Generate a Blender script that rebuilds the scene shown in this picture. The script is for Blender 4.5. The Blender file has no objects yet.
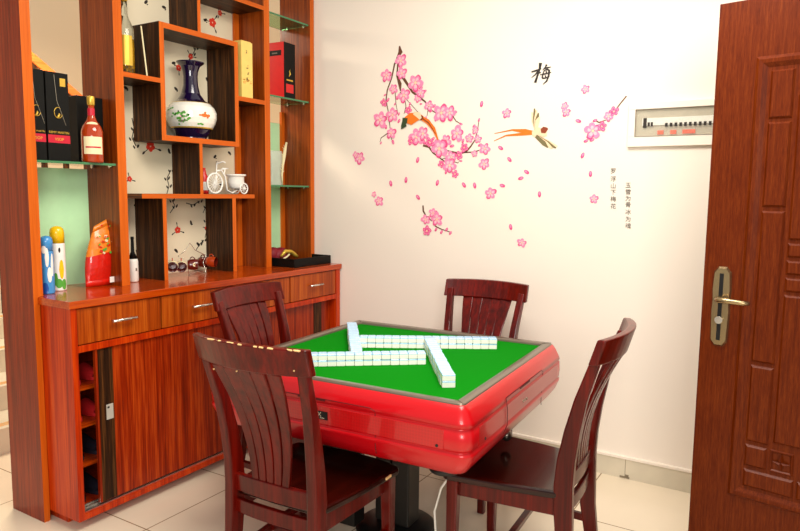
import bpy, bmesh, math, random
from mathutils import Vector, Matrix
random.seed(7)
SC = bpy.context.scene
COL = SC.collection
PI = math.pi

# ------------------------------------------------------------------ camera
F, YAW, PIT, ROL, CH = 662.8, -0.5495, 0.1087, 0.01106, 1.4
_cy, _sy = math.cos(YAW), math.sin(YAW)
_F = Vector((_sy, _cy, 0)); _r = Vector((_cy, -_sy, 0)); _u = Vector((0, 0, 1))
_fw = _F * math.cos(PIT) - _u * math.sin(PIT)
_up = _u * math.cos(PIT) + _F * math.sin(PIT)
_r2 = _r * math.cos(ROL) + _up * math.sin(ROL)
_up2 = _up * math.cos(ROL) - _r * math.sin(ROL)
CAM = Vector((0, 0, CH))
cam = bpy.data.objects.new('camera', bpy.data.cameras.new('camera'))
COL.objects.link(cam)
M = Matrix((_r2, _up2, -_fw)).transposed().to_4x4()
M.translation = CAM
cam.matrix_world = M
cam.data.sensor_width = 36
cam.data.lens = 36 * F / 800
cam.data.clip_start = 0.05
SC.camera = cam

# ------------------------------------------------------------------ world, lights, exposure
w = bpy.data.worlds.new('world'); SC.world = w; w.use_nodes = True
w.node_tree.nodes['Background'].inputs[0].default_value = (1.0, 0.95, 0.88, 1)
w.node_tree.nodes['Background'].inputs[1].default_value = 0.42
def area(name, loc, target, size, power, color=(1, 1, 1), sy=None):
    l = bpy.data.lights.new(name, 'AREA'); l.energy = power; l.color = color
    l.shape = 'RECTANGLE'; l.size = size; l.size_y = sy or size
    o = bpy.data.objects.new(name, l); COL.objects.link(o); o.location = loc
    o.rotation_euler = (Vector(target) - Vector(loc)).to_track_quat('-Z', 'Y').to_euler()
    return o
area('window_daylight', (0.9, -1.2, 2.1), (-1.8, 2.2, 0.8), 1.4, 60, (1.0, 0.97, 0.92), 1.1)
area('ceiling_lamp', (-0.7, 1.75, 2.8), (-1.0, 1.85, 0), 1.2, 52, (1.0, 0.93, 0.82))
area('stair_lamp', (-4.0, 2.4, 2.7), (-4.2, 2.2, 0), 0.6, 45, (1.0, 0.84, 0.64))
SC.view_settings.view_transform = 'Standard'
SC.view_settings.look = 'None'
SC.view_settings.gamma = 1.0
SC.view_settings.exposure = 0.35
SC.view_settings.use_curve_mapping = False

def px(x, y, ax, val):
    """point of the place seen at photo position x, y on the plane axis=val"""
    d = _fw * F + _r2 * (x - 400) - _up2 * (y - 265.5)
    t = (val - CAM[ax]) / d[ax]
    return CAM + d * t
def mpp(p):
    return (Vector(p) - CAM).dot(_fw) / F       # metres per pixel at p

# ------------------------------------------------------------------ materials
def srgb(c):
    return tuple(((v / 255) / 12.92 if v / 255 <= 0.04045 else ((v / 255 + 0.055) / 1.055) ** 2.4) for v in c) + (1,)
def base(name):
    m = bpy.data.materials.new(name); m.use_nodes = True
    return m, m.node_tree, m.node_tree.nodes['Principled BSDF']
def plain(name, c, rough=0.5, metal=0, coat=0, var=0.04, vs=30, trans=0, ior=1.45, bump=0, alpha=1, spec=0.5):
    m, t, b = base(name); N, L = t.nodes, t.links
    tc = N.new('ShaderNodeTexCoord'); n = N.new('ShaderNodeTexNoise'); n.inputs['Scale'].default_value = vs
    L.new(tc.outputs['Object'], n.inputs['Vector'])
    r = N.new('ShaderNodeValToRGB'); cc = srgb(c)
    r.color_ramp.elements[0].position = 0.3; r.color_ramp.elements[1].position = 0.7
    r.color_ramp.elements[0].color = tuple(v * (1 - var) for v in cc[:3]) + (1,)
    r.color_ramp.elements[1].color = tuple(min(1, v * (1 + var)) for v in cc[:3]) + (1,)
    L.new(n.outputs['Fac'], r.inputs['Fac']); L.new(r.outputs['Color'], b.inputs['Base Color'])
    b.inputs['Roughness'].default_value = rough; b.inputs['Metallic'].default_value = metal
    b.inputs['Coat Weight'].default_value = coat; b.inputs['Coat Roughness'].default_value = 0.08
    b.inputs['Transmission Weight'].default_value = trans; b.inputs['Specular IOR Level'].default_value = spec; b.inputs['IOR'].default_value = ior
    b.inputs['Alpha'].default_value = alpha
    if bump:
        bp = N.new('ShaderNodeBump'); bp.inputs['Strength'].default_value = bump; bp.inputs['Distance'].default_value = 0.002
        L.new(n.outputs['Fac'], bp.inputs['Height']); L.new(bp.outputs['Normal'], b.inputs['Normal'])
    return m
def wood(name, c1, c2, c3, axis='z', sc=38, rough=0.32, coat=0.35, stretch=0.03, hard=0.0, spec=0.5):
    m, t, b = base(name); N, L = t.nodes, t.links
    tc = N.new('ShaderNodeTexCoord'); mp = N.new('ShaderNodeMapping')
    s = [1, 1, 1]; s['xyz'.index(axis)] = stretch
    mp.inputs['Scale'].default_value = s
    L.new(tc.outputs['Object'], mp.inputs['Vector'])
    n1 = N.new('ShaderNodeTexNoise'); n1.inputs['Scale'].default_value = sc; n1.inputs['Detail'].default_value = 5
    n1.inputs['Roughness'].default_value = 0.62; n1.inputs['Distortion'].default_value = 0.15
    n2 = N.new('ShaderNodeTexNoise'); n2.inputs['Scale'].default_value = sc * 4.5; n2.inputs['Detail'].default_value = 3
    L.new(mp.outputs['Vector'], n1.inputs['Vector']); L.new(mp.outputs['Vector'], n2.inputs['Vector'])
    mx = N.new('ShaderNodeMath'); mx.operation = 'MULTIPLY_ADD'; mx.inputs[1].default_value = 0.4
    L.new(n2.outputs['Fac'], mx.inputs[0])
    m3 = N.new('ShaderNodeMath'); m3.operation = 'MULTIPLY'; m3.inputs[1].default_value = 0.6
    L.new(n1.outputs['Fac'], m3.inputs[0]); L.new(m3.outputs[0], mx.inputs[2])
    r = N.new('ShaderNodeValToRGB'); e = r.color_ramp.elements
    e[0].position = 0.36 + hard; e[0].color = srgb(c1); e[1].position = 0.64 - hard; e[1].color = srgb(c3)
    k = e.new(0.5); k.color = srgb(c2)
    L.new(mx.outputs[0], r.inputs['Fac']); L.new(r.outputs['Color'], b.inputs['Base Color'])
    b.inputs['Roughness'].default_value = rough; b.inputs['Coat Weight'].default_value = coat
    b.inputs['Coat Roughness'].default_value = 0.12; b.inputs['Specular IOR Level'].default_value = spec
    bp = N.new('ShaderNodeBump'); bp.inputs['Strength'].default_value = 0.08; bp.inputs['Distance'].default_value = 0.001
    L.new(mx.outputs[0], bp.inputs['Height']); L.new(bp.outputs['Normal'], b.inputs['Normal'])
    return m

MT = {}
MT['side'] = wood('cabinet_wood', (140, 28, 0), (182, 46, 0), (206, 72, 8), 'z', rough=0.34, coat=0.1, spec=0.25)
MT['postred'] = wood('end_post_wood', (96, 18, 0), (130, 32, 0), (160, 52, 6), 'z', 50, rough=0.3, coat=0.08, spec=0.25)
MT['brown'] = wood('shelf_upright_wood', (92, 34, 4), (132, 54, 8), (164, 78, 20), 'z', 50, rough=0.3, coat=0.1, spec=0.25)
MT['front'] = wood('cabinet_front_wood', (120, 40, 2), (162, 64, 6), (190, 92, 20), 'z', 30, rough=0.34, coat=0.1, spec=0.25)
MT['rust'] = wood('sliding_door_wood', (104, 20, 0), (144, 36, 2), (184, 68, 14), 'z', 44, hard=0.02, rough=0.34, coat=0.1, spec=0.25)
MT['edge'] = wood('edge_band', (192, 84, 14), (204, 94, 18), (216, 104, 26), 'z', 40, rough=0.4, coat=0.0, spec=0.2)
MT['shelfedge'] = wood('shelf_edge_band', (190, 82, 14), (200, 90, 18), (210, 98, 24), 'y', 40, rough=0.4, coat=0.0, spec=0.2)
MT['top'] = wood('worktop_wood', (150, 42, 1), (178, 62, 4), (198, 80, 12), 'y', 30, rough=0.2, coat=0.35, spec=0.4)
MT['dark'] = wood('zebra_dark_wood', (30, 14, 4), (54, 28, 10), (98, 58, 24), 'z', 55, rough=0.45, coat=0.0, hard=0.02, spec=0.2)
MT['darkh'] = wood('zebra_dark_wood_flat', (30, 14, 4), (54, 28, 10), (98, 58, 24), 'y', 55, rough=0.45, coat=0.0, hard=0.02, spec=0.2)
MT['door'] = wood('entry_door_wood', (76, 22, 0), (94, 32, 2), (112, 46, 8), 'z', 130, rough=0.38, coat=0.0, stretch=0.06, spec=0.15)
MT['chair'] = wood('lacquered_mahogany', (58, 4, 1), (84, 8, 2), (110, 14, 4), 'z', 20, rough=0.28, coat=0.2, spec=0.22)
MT['seat'] = wood('seat_mahogany', (24, 3, 1), (34, 5, 2), (48, 8, 3), 'y', 16, rough=0.16, coat=0.2, spec=0.3)
MT['chip'] = plain('bare_chipped_wood', (232, 190, 130), 0.7)
MT['red'] = plain('red_enamel', (200, 8, 20), 0.28, 0.1, 0.3, 0.02, 400)
MT['redd'] = plain('dark_red_gap', (90, 6, 10), 0.6)
MT['grey'] = plain('grey_bronze_frame', (122, 110, 96), 0.32, 0.55, 0.2, 0.03, 20)
MT['felt'] = plain('green_felt', (0, 122, 6), 0.95, 0, 0, 0.05, 500, bump=0.3, spec=0.1)
MT['black'] = plain('black_plastic', (18, 17, 17), 0.4)
MT['steel'] = plain('dark_painted_steel', (46, 42, 38), 0.35, 0.4)
MT['chrome'] = plain('brushed_metal', (225, 220, 208), 0.22, 0.9)
MT['chromed'] = plain('dark_chrome', (110, 100, 90), 0.15, 0.9)
MT['brass'] = plain('antique_brass', (168, 146, 108), 0.25, 0.9)
MT['white'] = plain('ivory_white', (250, 246, 238), 0.3, coat=0.3)
MT['blue'] = plain('tile_blue_back', (176, 216, 246), 0.25, coat=0.4)
MT['navy'] = plain('navy_glaze', (24, 10, 48), 0.12, coat=1.0)
MT['porc'] = plain('white_porcelain', (246, 242, 230), 0.14, coat=0.8)
MT['green'] = plain('leaf_green', (88, 170, 60), 0.4)
MT['orange'] = plain('goldfish_orange', (220, 110, 30), 0.4)
MT['gold'] = plain('gold_foil', (226, 184, 72), 0.3, 0.5)
MT['matblk'] = plain('matte_black_card', (14, 14, 12), 0.5, spec=0.2)
MT['crim'] = plain('crimson_band', (200, 24, 50), 0.4)
MT['cabred'] = plain('red_card', (216, 20, 22), 0.35, coat=0.2)
MT['ybox'] = plain('yellow_card', (246, 208, 112), 0.4, coat=0.2)
MT['ochre'] = plain('ochre_print', (216, 150, 60), 0.5)
MT['cream'] = plain('cream_label', (240, 226, 180), 0.5)
MT['skyb'] = plain('spray_can_blue', (70, 150, 214), 0.25, coat=0.4)
MT['dblue'] = plain('spray_can_deep_blue', (30, 84, 170), 0.25, coat=0.4)
MT['yel'] = plain('spray_can_yellow', (252, 200, 20), 0.25, coat=0.4)
MT['bagred'] = plain('snack_bag_red', (214, 30, 16), 0.25, coat=0.5, var=0.1, vs=60)
MT['bagor'] = plain('snack_bag_orange', (240, 130, 30), 0.25, coat=0.5, var=0.15, vs=60)
MT['maroon'] = plain('maroon_cloth', (128, 14, 34), 0.6)
MT['brn'] = plain('brown_glaze', (176, 62, 22), 0.15, coat=0.8)
MT['dbrn'] = plain('dark_brown_glaze', (96, 22, 12), 0.2, coat=0.6)
MT['twig'] = plain('decal_branch_brown', (104, 62, 40), 0.7)
MT['ink'] = plain('decal_ink', (50, 44, 40), 0.8)
MT['inkv'] = plain('decal_ink_thin', (84, 74, 64), 0.8)
MT['inkl'] = plain('decal_ink_grey', (120, 108, 96), 0.8)
MT['pk1'] = plain('decal_pink', (246, 142, 184), 0.6, var=0.10, vs=120)
MT['pk2'] = plain('decal_deep_pink', (230, 76, 136), 0.6, var=0.08, vs=120)
MT['pk3'] = plain('decal_pale_pink', (252, 196, 206), 0.6)
MT['peach'] = plain('decal_peach', (250, 214, 176), 0.6)
MT['bor'] = plain('decal_bird_orange', (240, 120, 24), 0.6)
MT['bgreen'] = plain('decal_bird_green', (50, 70, 40), 0.6)
MT['olive'] = plain('decal_wing_olive', (122, 112, 74), 0.6)
MT['brown2'] = plain('decal_bird_brown', (140, 60, 30), 0.6)
MT['wall'] = plain('painted_wall', (246, 235, 221), 0.75, var=0.008, vs=3)
MT['swall'] = plain('stair_wall_paint', (250, 228, 196), 0.8, var=0.01, vs=3)
MT['paper'] = plain('beige_wallpaper', (236, 222, 192), 0.6, var=0.02, vs=5)
MT['pred'] = plain('wallpaper_red_blossom', (224, 52, 28), 0.6)
MT['pblk'] = plain('wallpaper_black_twig', (40, 30, 24), 0.6)
MT['mint'] = plain('mint_back_painted_glass', (200, 250, 196), 0.1, coat=0.5, var=0.02)
MT['skirt'] = plain('skirting_tile', (214, 204, 182), 0.25, var=0.05, vs=9)
MT['grout'] = plain('skirting_grout', (140, 126, 104), 0.8)
MT['silver'] = plain('matte_silver', (214, 208, 196), 0.4, 0.4)
MT['boxin'] = plain('fuse_box_interior', (178, 168, 146), 0.6)
MT['clearpl'] = plain('clear_cover', (235, 228, 205), 0.08, trans=0.9)
MT['label'] = plain('red_sticker', (236, 96, 66), 0.6)
MT['wax'] = plain('white_plastic', (236, 232, 222), 0.4)
MT['amber'] = plain('amber_liquor', (196, 66, 14), 0.08, coat=0.8, trans=0.25)
MT['goldliq'] = plain('gold_liquor', (240, 176, 34), 0.15, coat=0.6, trans=0.2)
MT['slip'] = plain('red_slipper', (206, 36, 40), 0.5)
MT['shoe'] = plain('dark_shoe', (36, 34, 46), 0.5)
MT['stairrail'] = wood('stair_rail_wood', (196, 84, 26), (216, 104, 40), (228, 122, 54), 'y', 30)
def glass(name, c):
    m, t, b = base(name)
    b.inputs['Base Color'].default_value = srgb(c); b.inputs['Roughness'].default_value = 0.02
    b.inputs['Transmission Weight'].default_value = 1; b.inputs['IOR'].default_value = 1.45
    return m
MT['glass'] = glass('green_tinted_glass', (112, 178, 126))
MT['gedge'] = plain('dark_green_glass_edge', (60, 122, 78), 0.15, coat=0.5)
MT['clear'] = glass('clear_glass', (240, 244, 236))
MT['crys'] = plain('pale_crystal', (236, 242, 232), 0.15, coat=0.5, alpha=0.45)
MT['cover'] = plain('clear_plastic_cover', (240, 236, 220), 0.1, coat=0.6, alpha=0.12)
# hexagonal net on the red side panels
m, t, b = base('red_honeycomb'); N, L = t.nodes, t.links
tc = N.new('ShaderNodeTexCoord'); v = N.new('ShaderNodeTexVoronoi'); v.inputs['Scale'].default_value = 95; v.inputs['Randomness'].default_value = 0.0
L.new(tc.outputs['Object'], v.inputs['Vector'])
r = N.new('ShaderNodeValToRGB'); r.color_ramp.elements[0].color = srgb((164, 5, 9)); r.color_ramp.elements[1].color = srgb((198, 12, 17)); r.color_ramp.elements[1].position = 0.75
L.new(v.outputs['Distance'], r.inputs['Fac']); L.new(r.outputs['Color'], b.inputs['Base Color'])
b.inputs['Roughness'].default_value = 0.3; b.inputs['Coat Weight'].default_value = 0.5
MT['hex'] = m
# floor: large cream tiles with thin joints
m, t, b = base('cream_floor_tiles'); N, L = t.nodes, t.links
tc = N.new('ShaderNodeTexCoord'); mp = N.new('ShaderNodeMapping'); mp.inputs['Location'].default_value = (0.68, -2.0225 + 0.545 * 4, 0)
L.new(tc.outputs['Object'], mp.inputs['Vector'])
br = N.new('ShaderNodeTexBrick'); br.offset = 0; br.inputs['Scale'].default_value = 1
br.inputs['Brick Width'].default_value = 0.725; br.inputs['Row Height'].default_value = 0.545
br.inputs['Mortar Size'].default_value = 0.0028; br.inputs['Mortar Smooth'].default_value = 0.1
br.inputs['Color1'].default_value = srgb((238, 222, 196)); br.inputs['Color2'].default_value = srgb((240, 226, 202)); br.inputs['Mortar'].default_value = srgb((150, 124, 92))
L.new(mp.outputs['Vector'], br.inputs['Vector'])
n = N.new('ShaderNodeTexNoise'); n.inputs['Scale'].default_value = 5; n.inputs['Detail'].default_value = 6
L.new(tc.outputs['Object'], n.inputs['Vector'])
mx = N.new('ShaderNodeMixRGB'); mx.blend_type = 'MULTIPLY'; mx.inputs[0].default_value = 0.10
L.new(br.outputs['Color'], mx.inputs[1]); L.new(n.outputs['Fac'], mx.inputs[2]); L.new(mx.outputs[0], b.inputs['Base Color'])
b.inputs['Roughness'].default_value = 0.16
MT['floor'] = m

# ------------------------------------------------------------------ mesh helpers
class MB:
    def __init__(s): s.bm = bmesh.new(); s.mi = 0
    def mat(s, i): s.mi = i; return s
    def _f(s, vs, smooth=False):
        try: f = s.bm.faces.new(vs)
        except ValueError: return None
        f.material_index = s.mi; f.smooth = smooth; return f
    def box(s, a, b, mats=None):
        x0, y0, z0 = [min(p, q) for p, q in zip(a, b)]; x1, y1, z1 = [max(p, q) for p, q in zip(a, b)]
        v = [s.bm.verts.new(p) for p in ((x0,y0,z0),(x1,y0,z0),(x1,y1,z0),(x0,y1,z0),(x0,y0,z1),(x1,y0,z1),(x1,y1,z1),(x0,y1,z1))]
        # order: bottom top -y +x +y -x
        for k, q in enumerate(((3,2,1,0),(4,5,6,7),(0,1,5,4),(1,2,6,5),(2,3,7,6),(3,0,4,7))):
            f = s._f([v[i] for i in q])
            if mats: f.material_index = mats[k]
        return s
    def obox(s, c, size, rot):
        R = Matrix.Rotation(rot[2], 3, 'Z') @ Matrix.Rotation(rot[1], 3, 'Y') @ Matrix.Rotation(rot[0], 3, 'X')
        n0 = len(s.bm.verts); h = [q / 2 for q in size]
        s.box([-q for q in h], h); s.bm.verts.ensure_lookup_table()
        for v in s.bm.verts[n0:]: v.co = R @ v.co + Vector(c)
        return s
    def loft(s, rings, closed=True, cap=True, smooth=True):
        R = [[s.bm.verts.new(p) for p in r] for r in rings]; n = len(R[0])
        for a, b in zip(R, R[1:]):
            for i in range(n if closed else n - 1):
                j = (i + 1) % n; s._f([a[i], a[j], b[j], b[i]], smooth)
        if cap and closed:
            s._f(R[0][::-1]); s._f(R[-1])
        return s
    def lathe(s, prof, c=(0,0,0), n=28, smooth=True, cap=True, mats=None):
        rings = [[(c[0] + r * math.cos(2*PI*i/n), c[1] + r * math.sin(2*PI*i/n), c[2] + z) for i in range(n)] for r, z in prof]
        if mats is None: return s.loft(rings, cap=cap, smooth=smooth)
        for k, (a, b) in enumerate(zip(rings, rings[1:])):
            s.mi = mats[k]; s.loft([a, b], cap=False, smooth=smooth)
        return s
    def tube(s, pts, r, n=8, cap=True, closed=False):
        pts = [Vector(p) for p in pts]; rr = r if isinstance(r, (list, tuple)) else [r] * len(pts)
        rings = []; N = len(pts)
        up = Vector((0.13, 0.21, 0.97))
        for i, p in enumerate(pts):
            if closed: d = pts[(i+1) % N] - pts[i-1]
            else: d = (pts[min(i+1, N-1)] - pts[max(i-1, 0)])
            d.normalize(); a = d.cross(up)
            if a.length < 0.1: a = d.cross(Vector((1, 0.1, 0)))
            a.normalize(); b = d.cross(a)
            rings.append([p + (a * math.cos(2*PI*k/n) + b * math.sin(2*PI*k/n)) * rr[i] for k in range(n)])
        if closed:
            R = [[s.bm.verts.new(q) for q in g] for g in rings]
            for i in range(N):
                A, B = R[i], R[(i+1) % N]
                for k in range(n): s._f([A[k], A[(k+1) % n], B[(k+1) % n], B[k]], True)
            return s
        return s.loft(rings, cap=cap)
    def bar(s, pts, w, d, side=Vector((1,0,0))):
        """rectangular section swept along pts; w along side, d across"""
        pts = [Vector(p) for p in pts]; N = len(pts); rings = []
        ww = w if isinstance(w, (list, tuple)) else [w]*N; dd = d if isinstance(d, (list, tuple)) else [d]*N
        for i, p in enumerate(pts):
            t = (pts[min(i+1, N-1)] - pts[max(i-1, 0)]).normalized()
            a = (side - t * side.dot(t)).normalized(); b = t.cross(a)
            rings.append([p + a*ww[i]/2 + b*dd[i]/2, p - a*ww[i]/2 + b*dd[i]/2, p - a*ww[i]/2 - b*dd[i]/2, p + a*ww[i]/2 - b*dd[i]/2])
        return s.loft(rings, smooth=False)
    def prism(s, poly, z0, z1):
        a = [s.bm.verts.new((x, y, z0)) for x, y in poly]; b = [s.bm.verts.new((x, y, z1)) for x, y in poly]
        n = len(a); s._f(a[::-1]); s._f(b)
        for i in range(n): s._f([a[i], a[(i+1) % n], b[(i+1) % n], b[i]])
        return s
    def poly(s, pts): s._f([s.bm.verts.new(p) for p in pts]); return s
    def sphere(s, c, r, n=14, sz=(1,1,1)):
        prof = [(max(1e-4, r*math.sin(PI*k/8)), -r*math.cos(PI*k/8)) for k in range(9)]
        n0 = len(s.bm.verts); s.lathe(prof, (0,0,0), n); s.bm.verts.ensure_lookup_table()
        for v in s.bm.verts[n0:]: v.co = Vector((v.co.x*sz[0], v.co.y*sz[1], v.co.z*sz[2])) + Vector(c)
        return s
    def text(s, body, size, origin, right, up, thick=0.0004, align='CENTER', shear=0, bold=0):
        cu = bpy.data.curves.new('t', 'FONT'); cu.body = body; cu.size = size; cu.extrude = thick
        cu.align_x = align; cu.align_y = 'CENTER'; cu.shear = shear; cu.offset = bold
        o = bpy.data.objects.new('t', cu); COL.objects.link(o)
        dg = bpy.context.evaluated_depsgraph_get(); dg.update()
        me = bpy.data.meshes.new_from_object(o.evaluated_get(dg))
        R, U = Vector(right).normalized(), Vector(up).normalized(); W = R.cross(U); O = Vector(origin)
        vs = [s.bm.verts.new(O + R*v.co.x + U*v.co.y + W*v.co.z) for v in me.vertices]
        for p in me.polygons: s._f([vs[i] for i in p.vertices])
        bpy.data.objects.remove(o); bpy.data.meshes.remove(me)
        return s
    def build(s, name, mats, parent=None, world=False, bevel=0, seg=2, sub=0):
        bmesh.ops.recalc_face_normals(s.bm, faces=s.bm.faces)
        if world and parent is not None:
            r = parent
            off = Vector(r.location)
            while r.parent: r = r.parent; off += r.location
            for v in s.bm.verts: v.co -= off
        elif world and parent is None:
            c = Vector((0,0,0)); n = len(s.bm.verts)
            xs = [v.co.x for v in s.bm.verts]; ys = [v.co.y for v in s.bm.verts]; zs = [v.co.z for v in s.bm.verts]
            c = Vector(((min(xs)+max(xs))/2, (min(ys)+max(ys))/2, min(zs)))
            for v in s.bm.verts: v.co -= c
        me = bpy.data.meshes.new(name); s.bm.to_mesh(me); s.bm.free()
        for q in (mats if isinstance(mats, (list, tuple)) else [mats]): me.materials.append(MT[q])
        o = bpy.data.objects.new(name, me); COL.objects.link(o); o.parent = parent
        if world and parent is None: o.location = c
        if bevel:
            b = o.modifiers.new('bevel', 'BEVEL'); b.width = bevel; b.segments = seg; b.limit_method = 'ANGLE'; b.angle_limit = 0.6
        if sub:
            b = o.modifiers.new('sub', 'SUBSURF'); b.levels = sub; b.render_levels = sub
        return o
def tag(o, label=None, cat=None, group=None, kind=None):
    if label: o['label'] = label
    if cat: o['category'] = cat
    if group: o['group'] = group
    if kind: o['kind'] = kind
    return o
def thing(name, label, cat, loc=(0,0,0), rz=0, group=None):
    o = bpy.data.objects.new(name, None); COL.objects.link(o); o.location = loc; o.rotation_euler = (0,0,rz)
    o.empty_display_size = 0.1
    return tag(o, label, cat, group)
def struct(name, mb, mats, **k):
    return tag(mb.build(name, mats, None, True, **k), kind='structure')
def copy_tree(o, parent=None):
    c = o.copy(); COL.objects.link(c); c.parent = parent
    for ch in o.children: copy_tree(ch, c)
    return c
def circ(cx, cy, r, n=12, e=1.0, rot=0):
    return [(cx + r*math.cos(2*PI*i/n)*math.cos(rot) - r*e*math.sin(2*PI*i/n)*math.sin(rot), cy + r*math.cos(2*PI*i/n)*math.sin(rot) + r*e*math.sin(2*PI*i/n)*math.cos(rot)) for i in range(n)]

# ------------------------------------------------------------------ the setting
WY = 3.305
struct('floor', MB().box((-6.2, -2.6, -0.1), (1.6, 5.2, 0)), 'floor')
struct('wall_back', MB().box((-2.93, WY, 0), (0.72, WY + 0.12, 2.9)), 'wall')
struct('wall_right', MB().box((0.60, 2.48, 0), (0.72, WY - 0.001, 2.9)), 'wall')
struct('wall_left', MB().box((-6.0, -1.0, 0), (-5.9, 5.0, 4.2)), 'swall')
struct('wall_stairs', MB().box((-5.9, 4.9, 0), (-2.85, 5.0, 4.2)), 'swall')
mb = MB(); mb.box((-2.44, WY - 0.014, 0.0), (0.60, WY - 0.0005, 0.10)); mb.mat(1).box((-2.44, WY - 0.018, 0.10), (0.60, WY - 0.0005, 0.112))
mb.mat(2)
for x in (-2.13, -1.41, -0.69, 0.03): mb.box((x - 0.0012, WY - 0.0148, 0.001), (x + 0.0012, WY - 0.013, 0.10))
mb.box((-0.715, WY - 0.0152, 0.002), (-0.668, WY - 0.0142, 0.012)); mb.box((-0.69, WY - 0.0152, 0.010), (-0.672, WY - 0.0142, 0.022))
struct('baseboard_back', mb, ['skirt', 'wall', 'grout'])
# stair flight beyond the divider
st = thing('staircase', 'pale tiled stairs behind the divider post at the far left', 'stairs', (-4.6, 2.6, 0))
for k in range(5):
    mb = MB(); x1 = -3.55 - 0.30 * k
    mb.box((x1 - 0.32, 1.2, 0.0 if k == 0 else 0.14 * k - 0.01), (x1, 3.3, 0.14 * (k + 1)))
    mb.mat(1)
    for q in range(3): mb.box((x1 - 0.05 - 0.018*q, 1.2, 0.14*(k+1)), (x1 - 0.042 - 0.018*q, 3.3, 0.14*(k+1) + 0.0012))
    mb.build('step', ['skirt', 'ochre'], st, True)
a = px(8, 38, 0, -4.6); b2 = px(56, 79, 0, -4.6)
d = (b2 - a); a = a - d * 0.6; b2 = b2 + d * 0.9
MB().bar([a, b2], 0.05, 0.06).build('handrail', 'stairrail', st, True, bevel=0.008)
MB().bar([a - Vector((0,0,0.06)), b2 - Vector((0,0,0.06))], 0.03, 0.07).build('under_rail', 'dark', st, True)
for k in range(5):
    p = a.lerp(b2, 0.1 + 0.2*k); MB().box((p.x - 0.015, p.y - 0.015, 0.0), (p.x + 0.015, p.y + 0.015, p.z - 0.05)).build('baluster', 'dark', st, True)

# ------------------------------------------------------------------ door
DP = Vector((-0.301, 2.555, 0)); dang = math.radians(-10.6)
dr = bpy.data.objects.new('door_1', None); COL.objects.link(dr); dr.location = DP; dr.rotation_euler = (0, 0, dang); dr['kind'] = 'structure'
dr['label'] = 'open brown panelled entrance door on the right edge'
def dbox(mb, a0, a1, z0, z1, y0, y1): mb.box((a0, y0, z0), (a1, y1, z1)); return mb
dbox(MB(), 0, 0.90, 0.008, 2.05, 0, 0.05).build('door_leaf', 'door', dr, bevel=0.002)
def ring(mb, a0, a1, z0, z1, wd, h, y=0.0, sl=0.5):
    """raised mitred moulding around a rectangle on the door face"""
    R = []
    for (o, yy) in ((0, y), (wd*0.3, y - h), (wd*0.6, y - h*0.9), (wd, y - 0.0002)):
        R.append([(a0+o, yy, z0+o), (a1-o, yy, z0+o), (a1-o, yy, z1-o), (a0+o, yy, z1-o)])
    V = [[mb.bm.verts.new(p) for p in r] for r in R]
    for A, B in zip(V, V[1:]):
        for i in range(4): mb._f([A[i], A[(i+1) % 4], B[(i+1) % 4], B[i]])
    return mb
ring(MB(), 0.125, 0.775, 0.352, 1.86, 0.038, 0.010).build('outer_moulding', 'door', dr)
def raised(a0, a1, z0, z1, h=0.007, wd=0.007):
    mb = MB(); R = [[(a0, 0, z0), (a1, 0, z0), (a1, 0, z1), (a0, 0, z1)], [(a0+wd, -h, z0+wd), (a1-wd, -h, z0+wd), (a1-wd, -h, z1-wd), (a0+wd, -h, z1-wd)]]
    V = [[mb.bm.verts.new(p) for p in r] for r in R]
    for i in range(4): mb._f([V[0][i], V[0][(i+1) % 4], V[1][(i+1) % 4], V[1][i]])
    mb._f(V[1]); return mb
for (a0, a1, z0, z1) in ((.172, .243, 1.655, 1.812), (.172, .243, 1.368, 1.645), (.172, .243, .842, 1.355), (.172, .243, .562, .830), (.172, .325, .400, .462),
                         (.650, .728, 1.655, 1.812), (.650, .728, 1.368, 1.645), (.650, .728, .842, 1.355), (.650, .728, .562, .830), (.575, .728, .400, .462),
                         (.256, .637, 1.742, 1.812), (.256, .637, 1.262, 1.73), (.256, .637, 1.205, 1.252), (.256, .637, 1.148, 1.195), (.256, .637, 1.091, 1.138), (.256, .637, .575, 1.081), (.172, .240, .474, .550), (.335, .565, .400, .462), (.660, .728, .474, .550)):
    raised(a0, a1, z0, z1).build('raised_panel', 'door', dr)
for ca in (.285, .615):
    mb = MB(); ring(mb, ca - .036, ca + .036, .474, .552, .010, .005)
    for k in range(4):
        an = k * PI / 2; mb.prism([(0, 0)], 0, 0) if False else None
        p = [(ca + .032*math.cos(an), -.0005, .513 + .034*math.sin(an)), (ca + .010*math.cos(an + PI/4), -.008, .513 + .010*math.sin(an + PI/4)), (ca, -.003, .513), (ca + .010*math.cos(an - PI/4), -.008, .513 + .010*math.sin(an - PI/4))]
        mb.poly(p)
    mb.build('carved_rosette', 'door', dr)
mb = MB()
out = [(.036, .895), (.050, .878), (.078, .878), (.092, .895), (.096, 1.0), (.0935, 1.04), (.096, 1.08), (.092, 1.140), (.078, 1.158), (.050, 1.158), (.036, 1.140), (.032, 1.08), (.0345, 1.04), (.032, 1.0)]
V0 = [(x, -0.001, z) for x, z in out]; V1 = [(.064 + (x-.064)*.86, -0.010, 1.018 + (z-1.018)*.96) for x, z in out]
mb.loft([V0, V1], smooth=False)
pl_ = mb.build('handle_plate', 'brass', dr)
MB().box((.057, -.0112, .90), (.070, -.0098, 1.135)).build('dark_inlay', 'black', pl_)
MB().tube([(.064, -.010, 1.048), (.064, -.052, 1.048), (.072, -.060, 1.048), (.10, -.061, 1.048), (.150, -.058, 1.046), (.166, -.050, 1.046)], [.011, .009, .010, .0095, .0085, .007], 12).build('lever_handle', 'brass', dr)
MB().tube([(.064, -.009, .972), (.064, -.020, .972)], .013, 16).build('lock_cylinder', 'chrome', dr)
struct('trim_1', MB().box((0.555, 2.38, 0), (0.60, 2.44, 2.10)).box((0.55, 2.36, 0), (0.62, 2.40, 2.1)), 'door')

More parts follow.
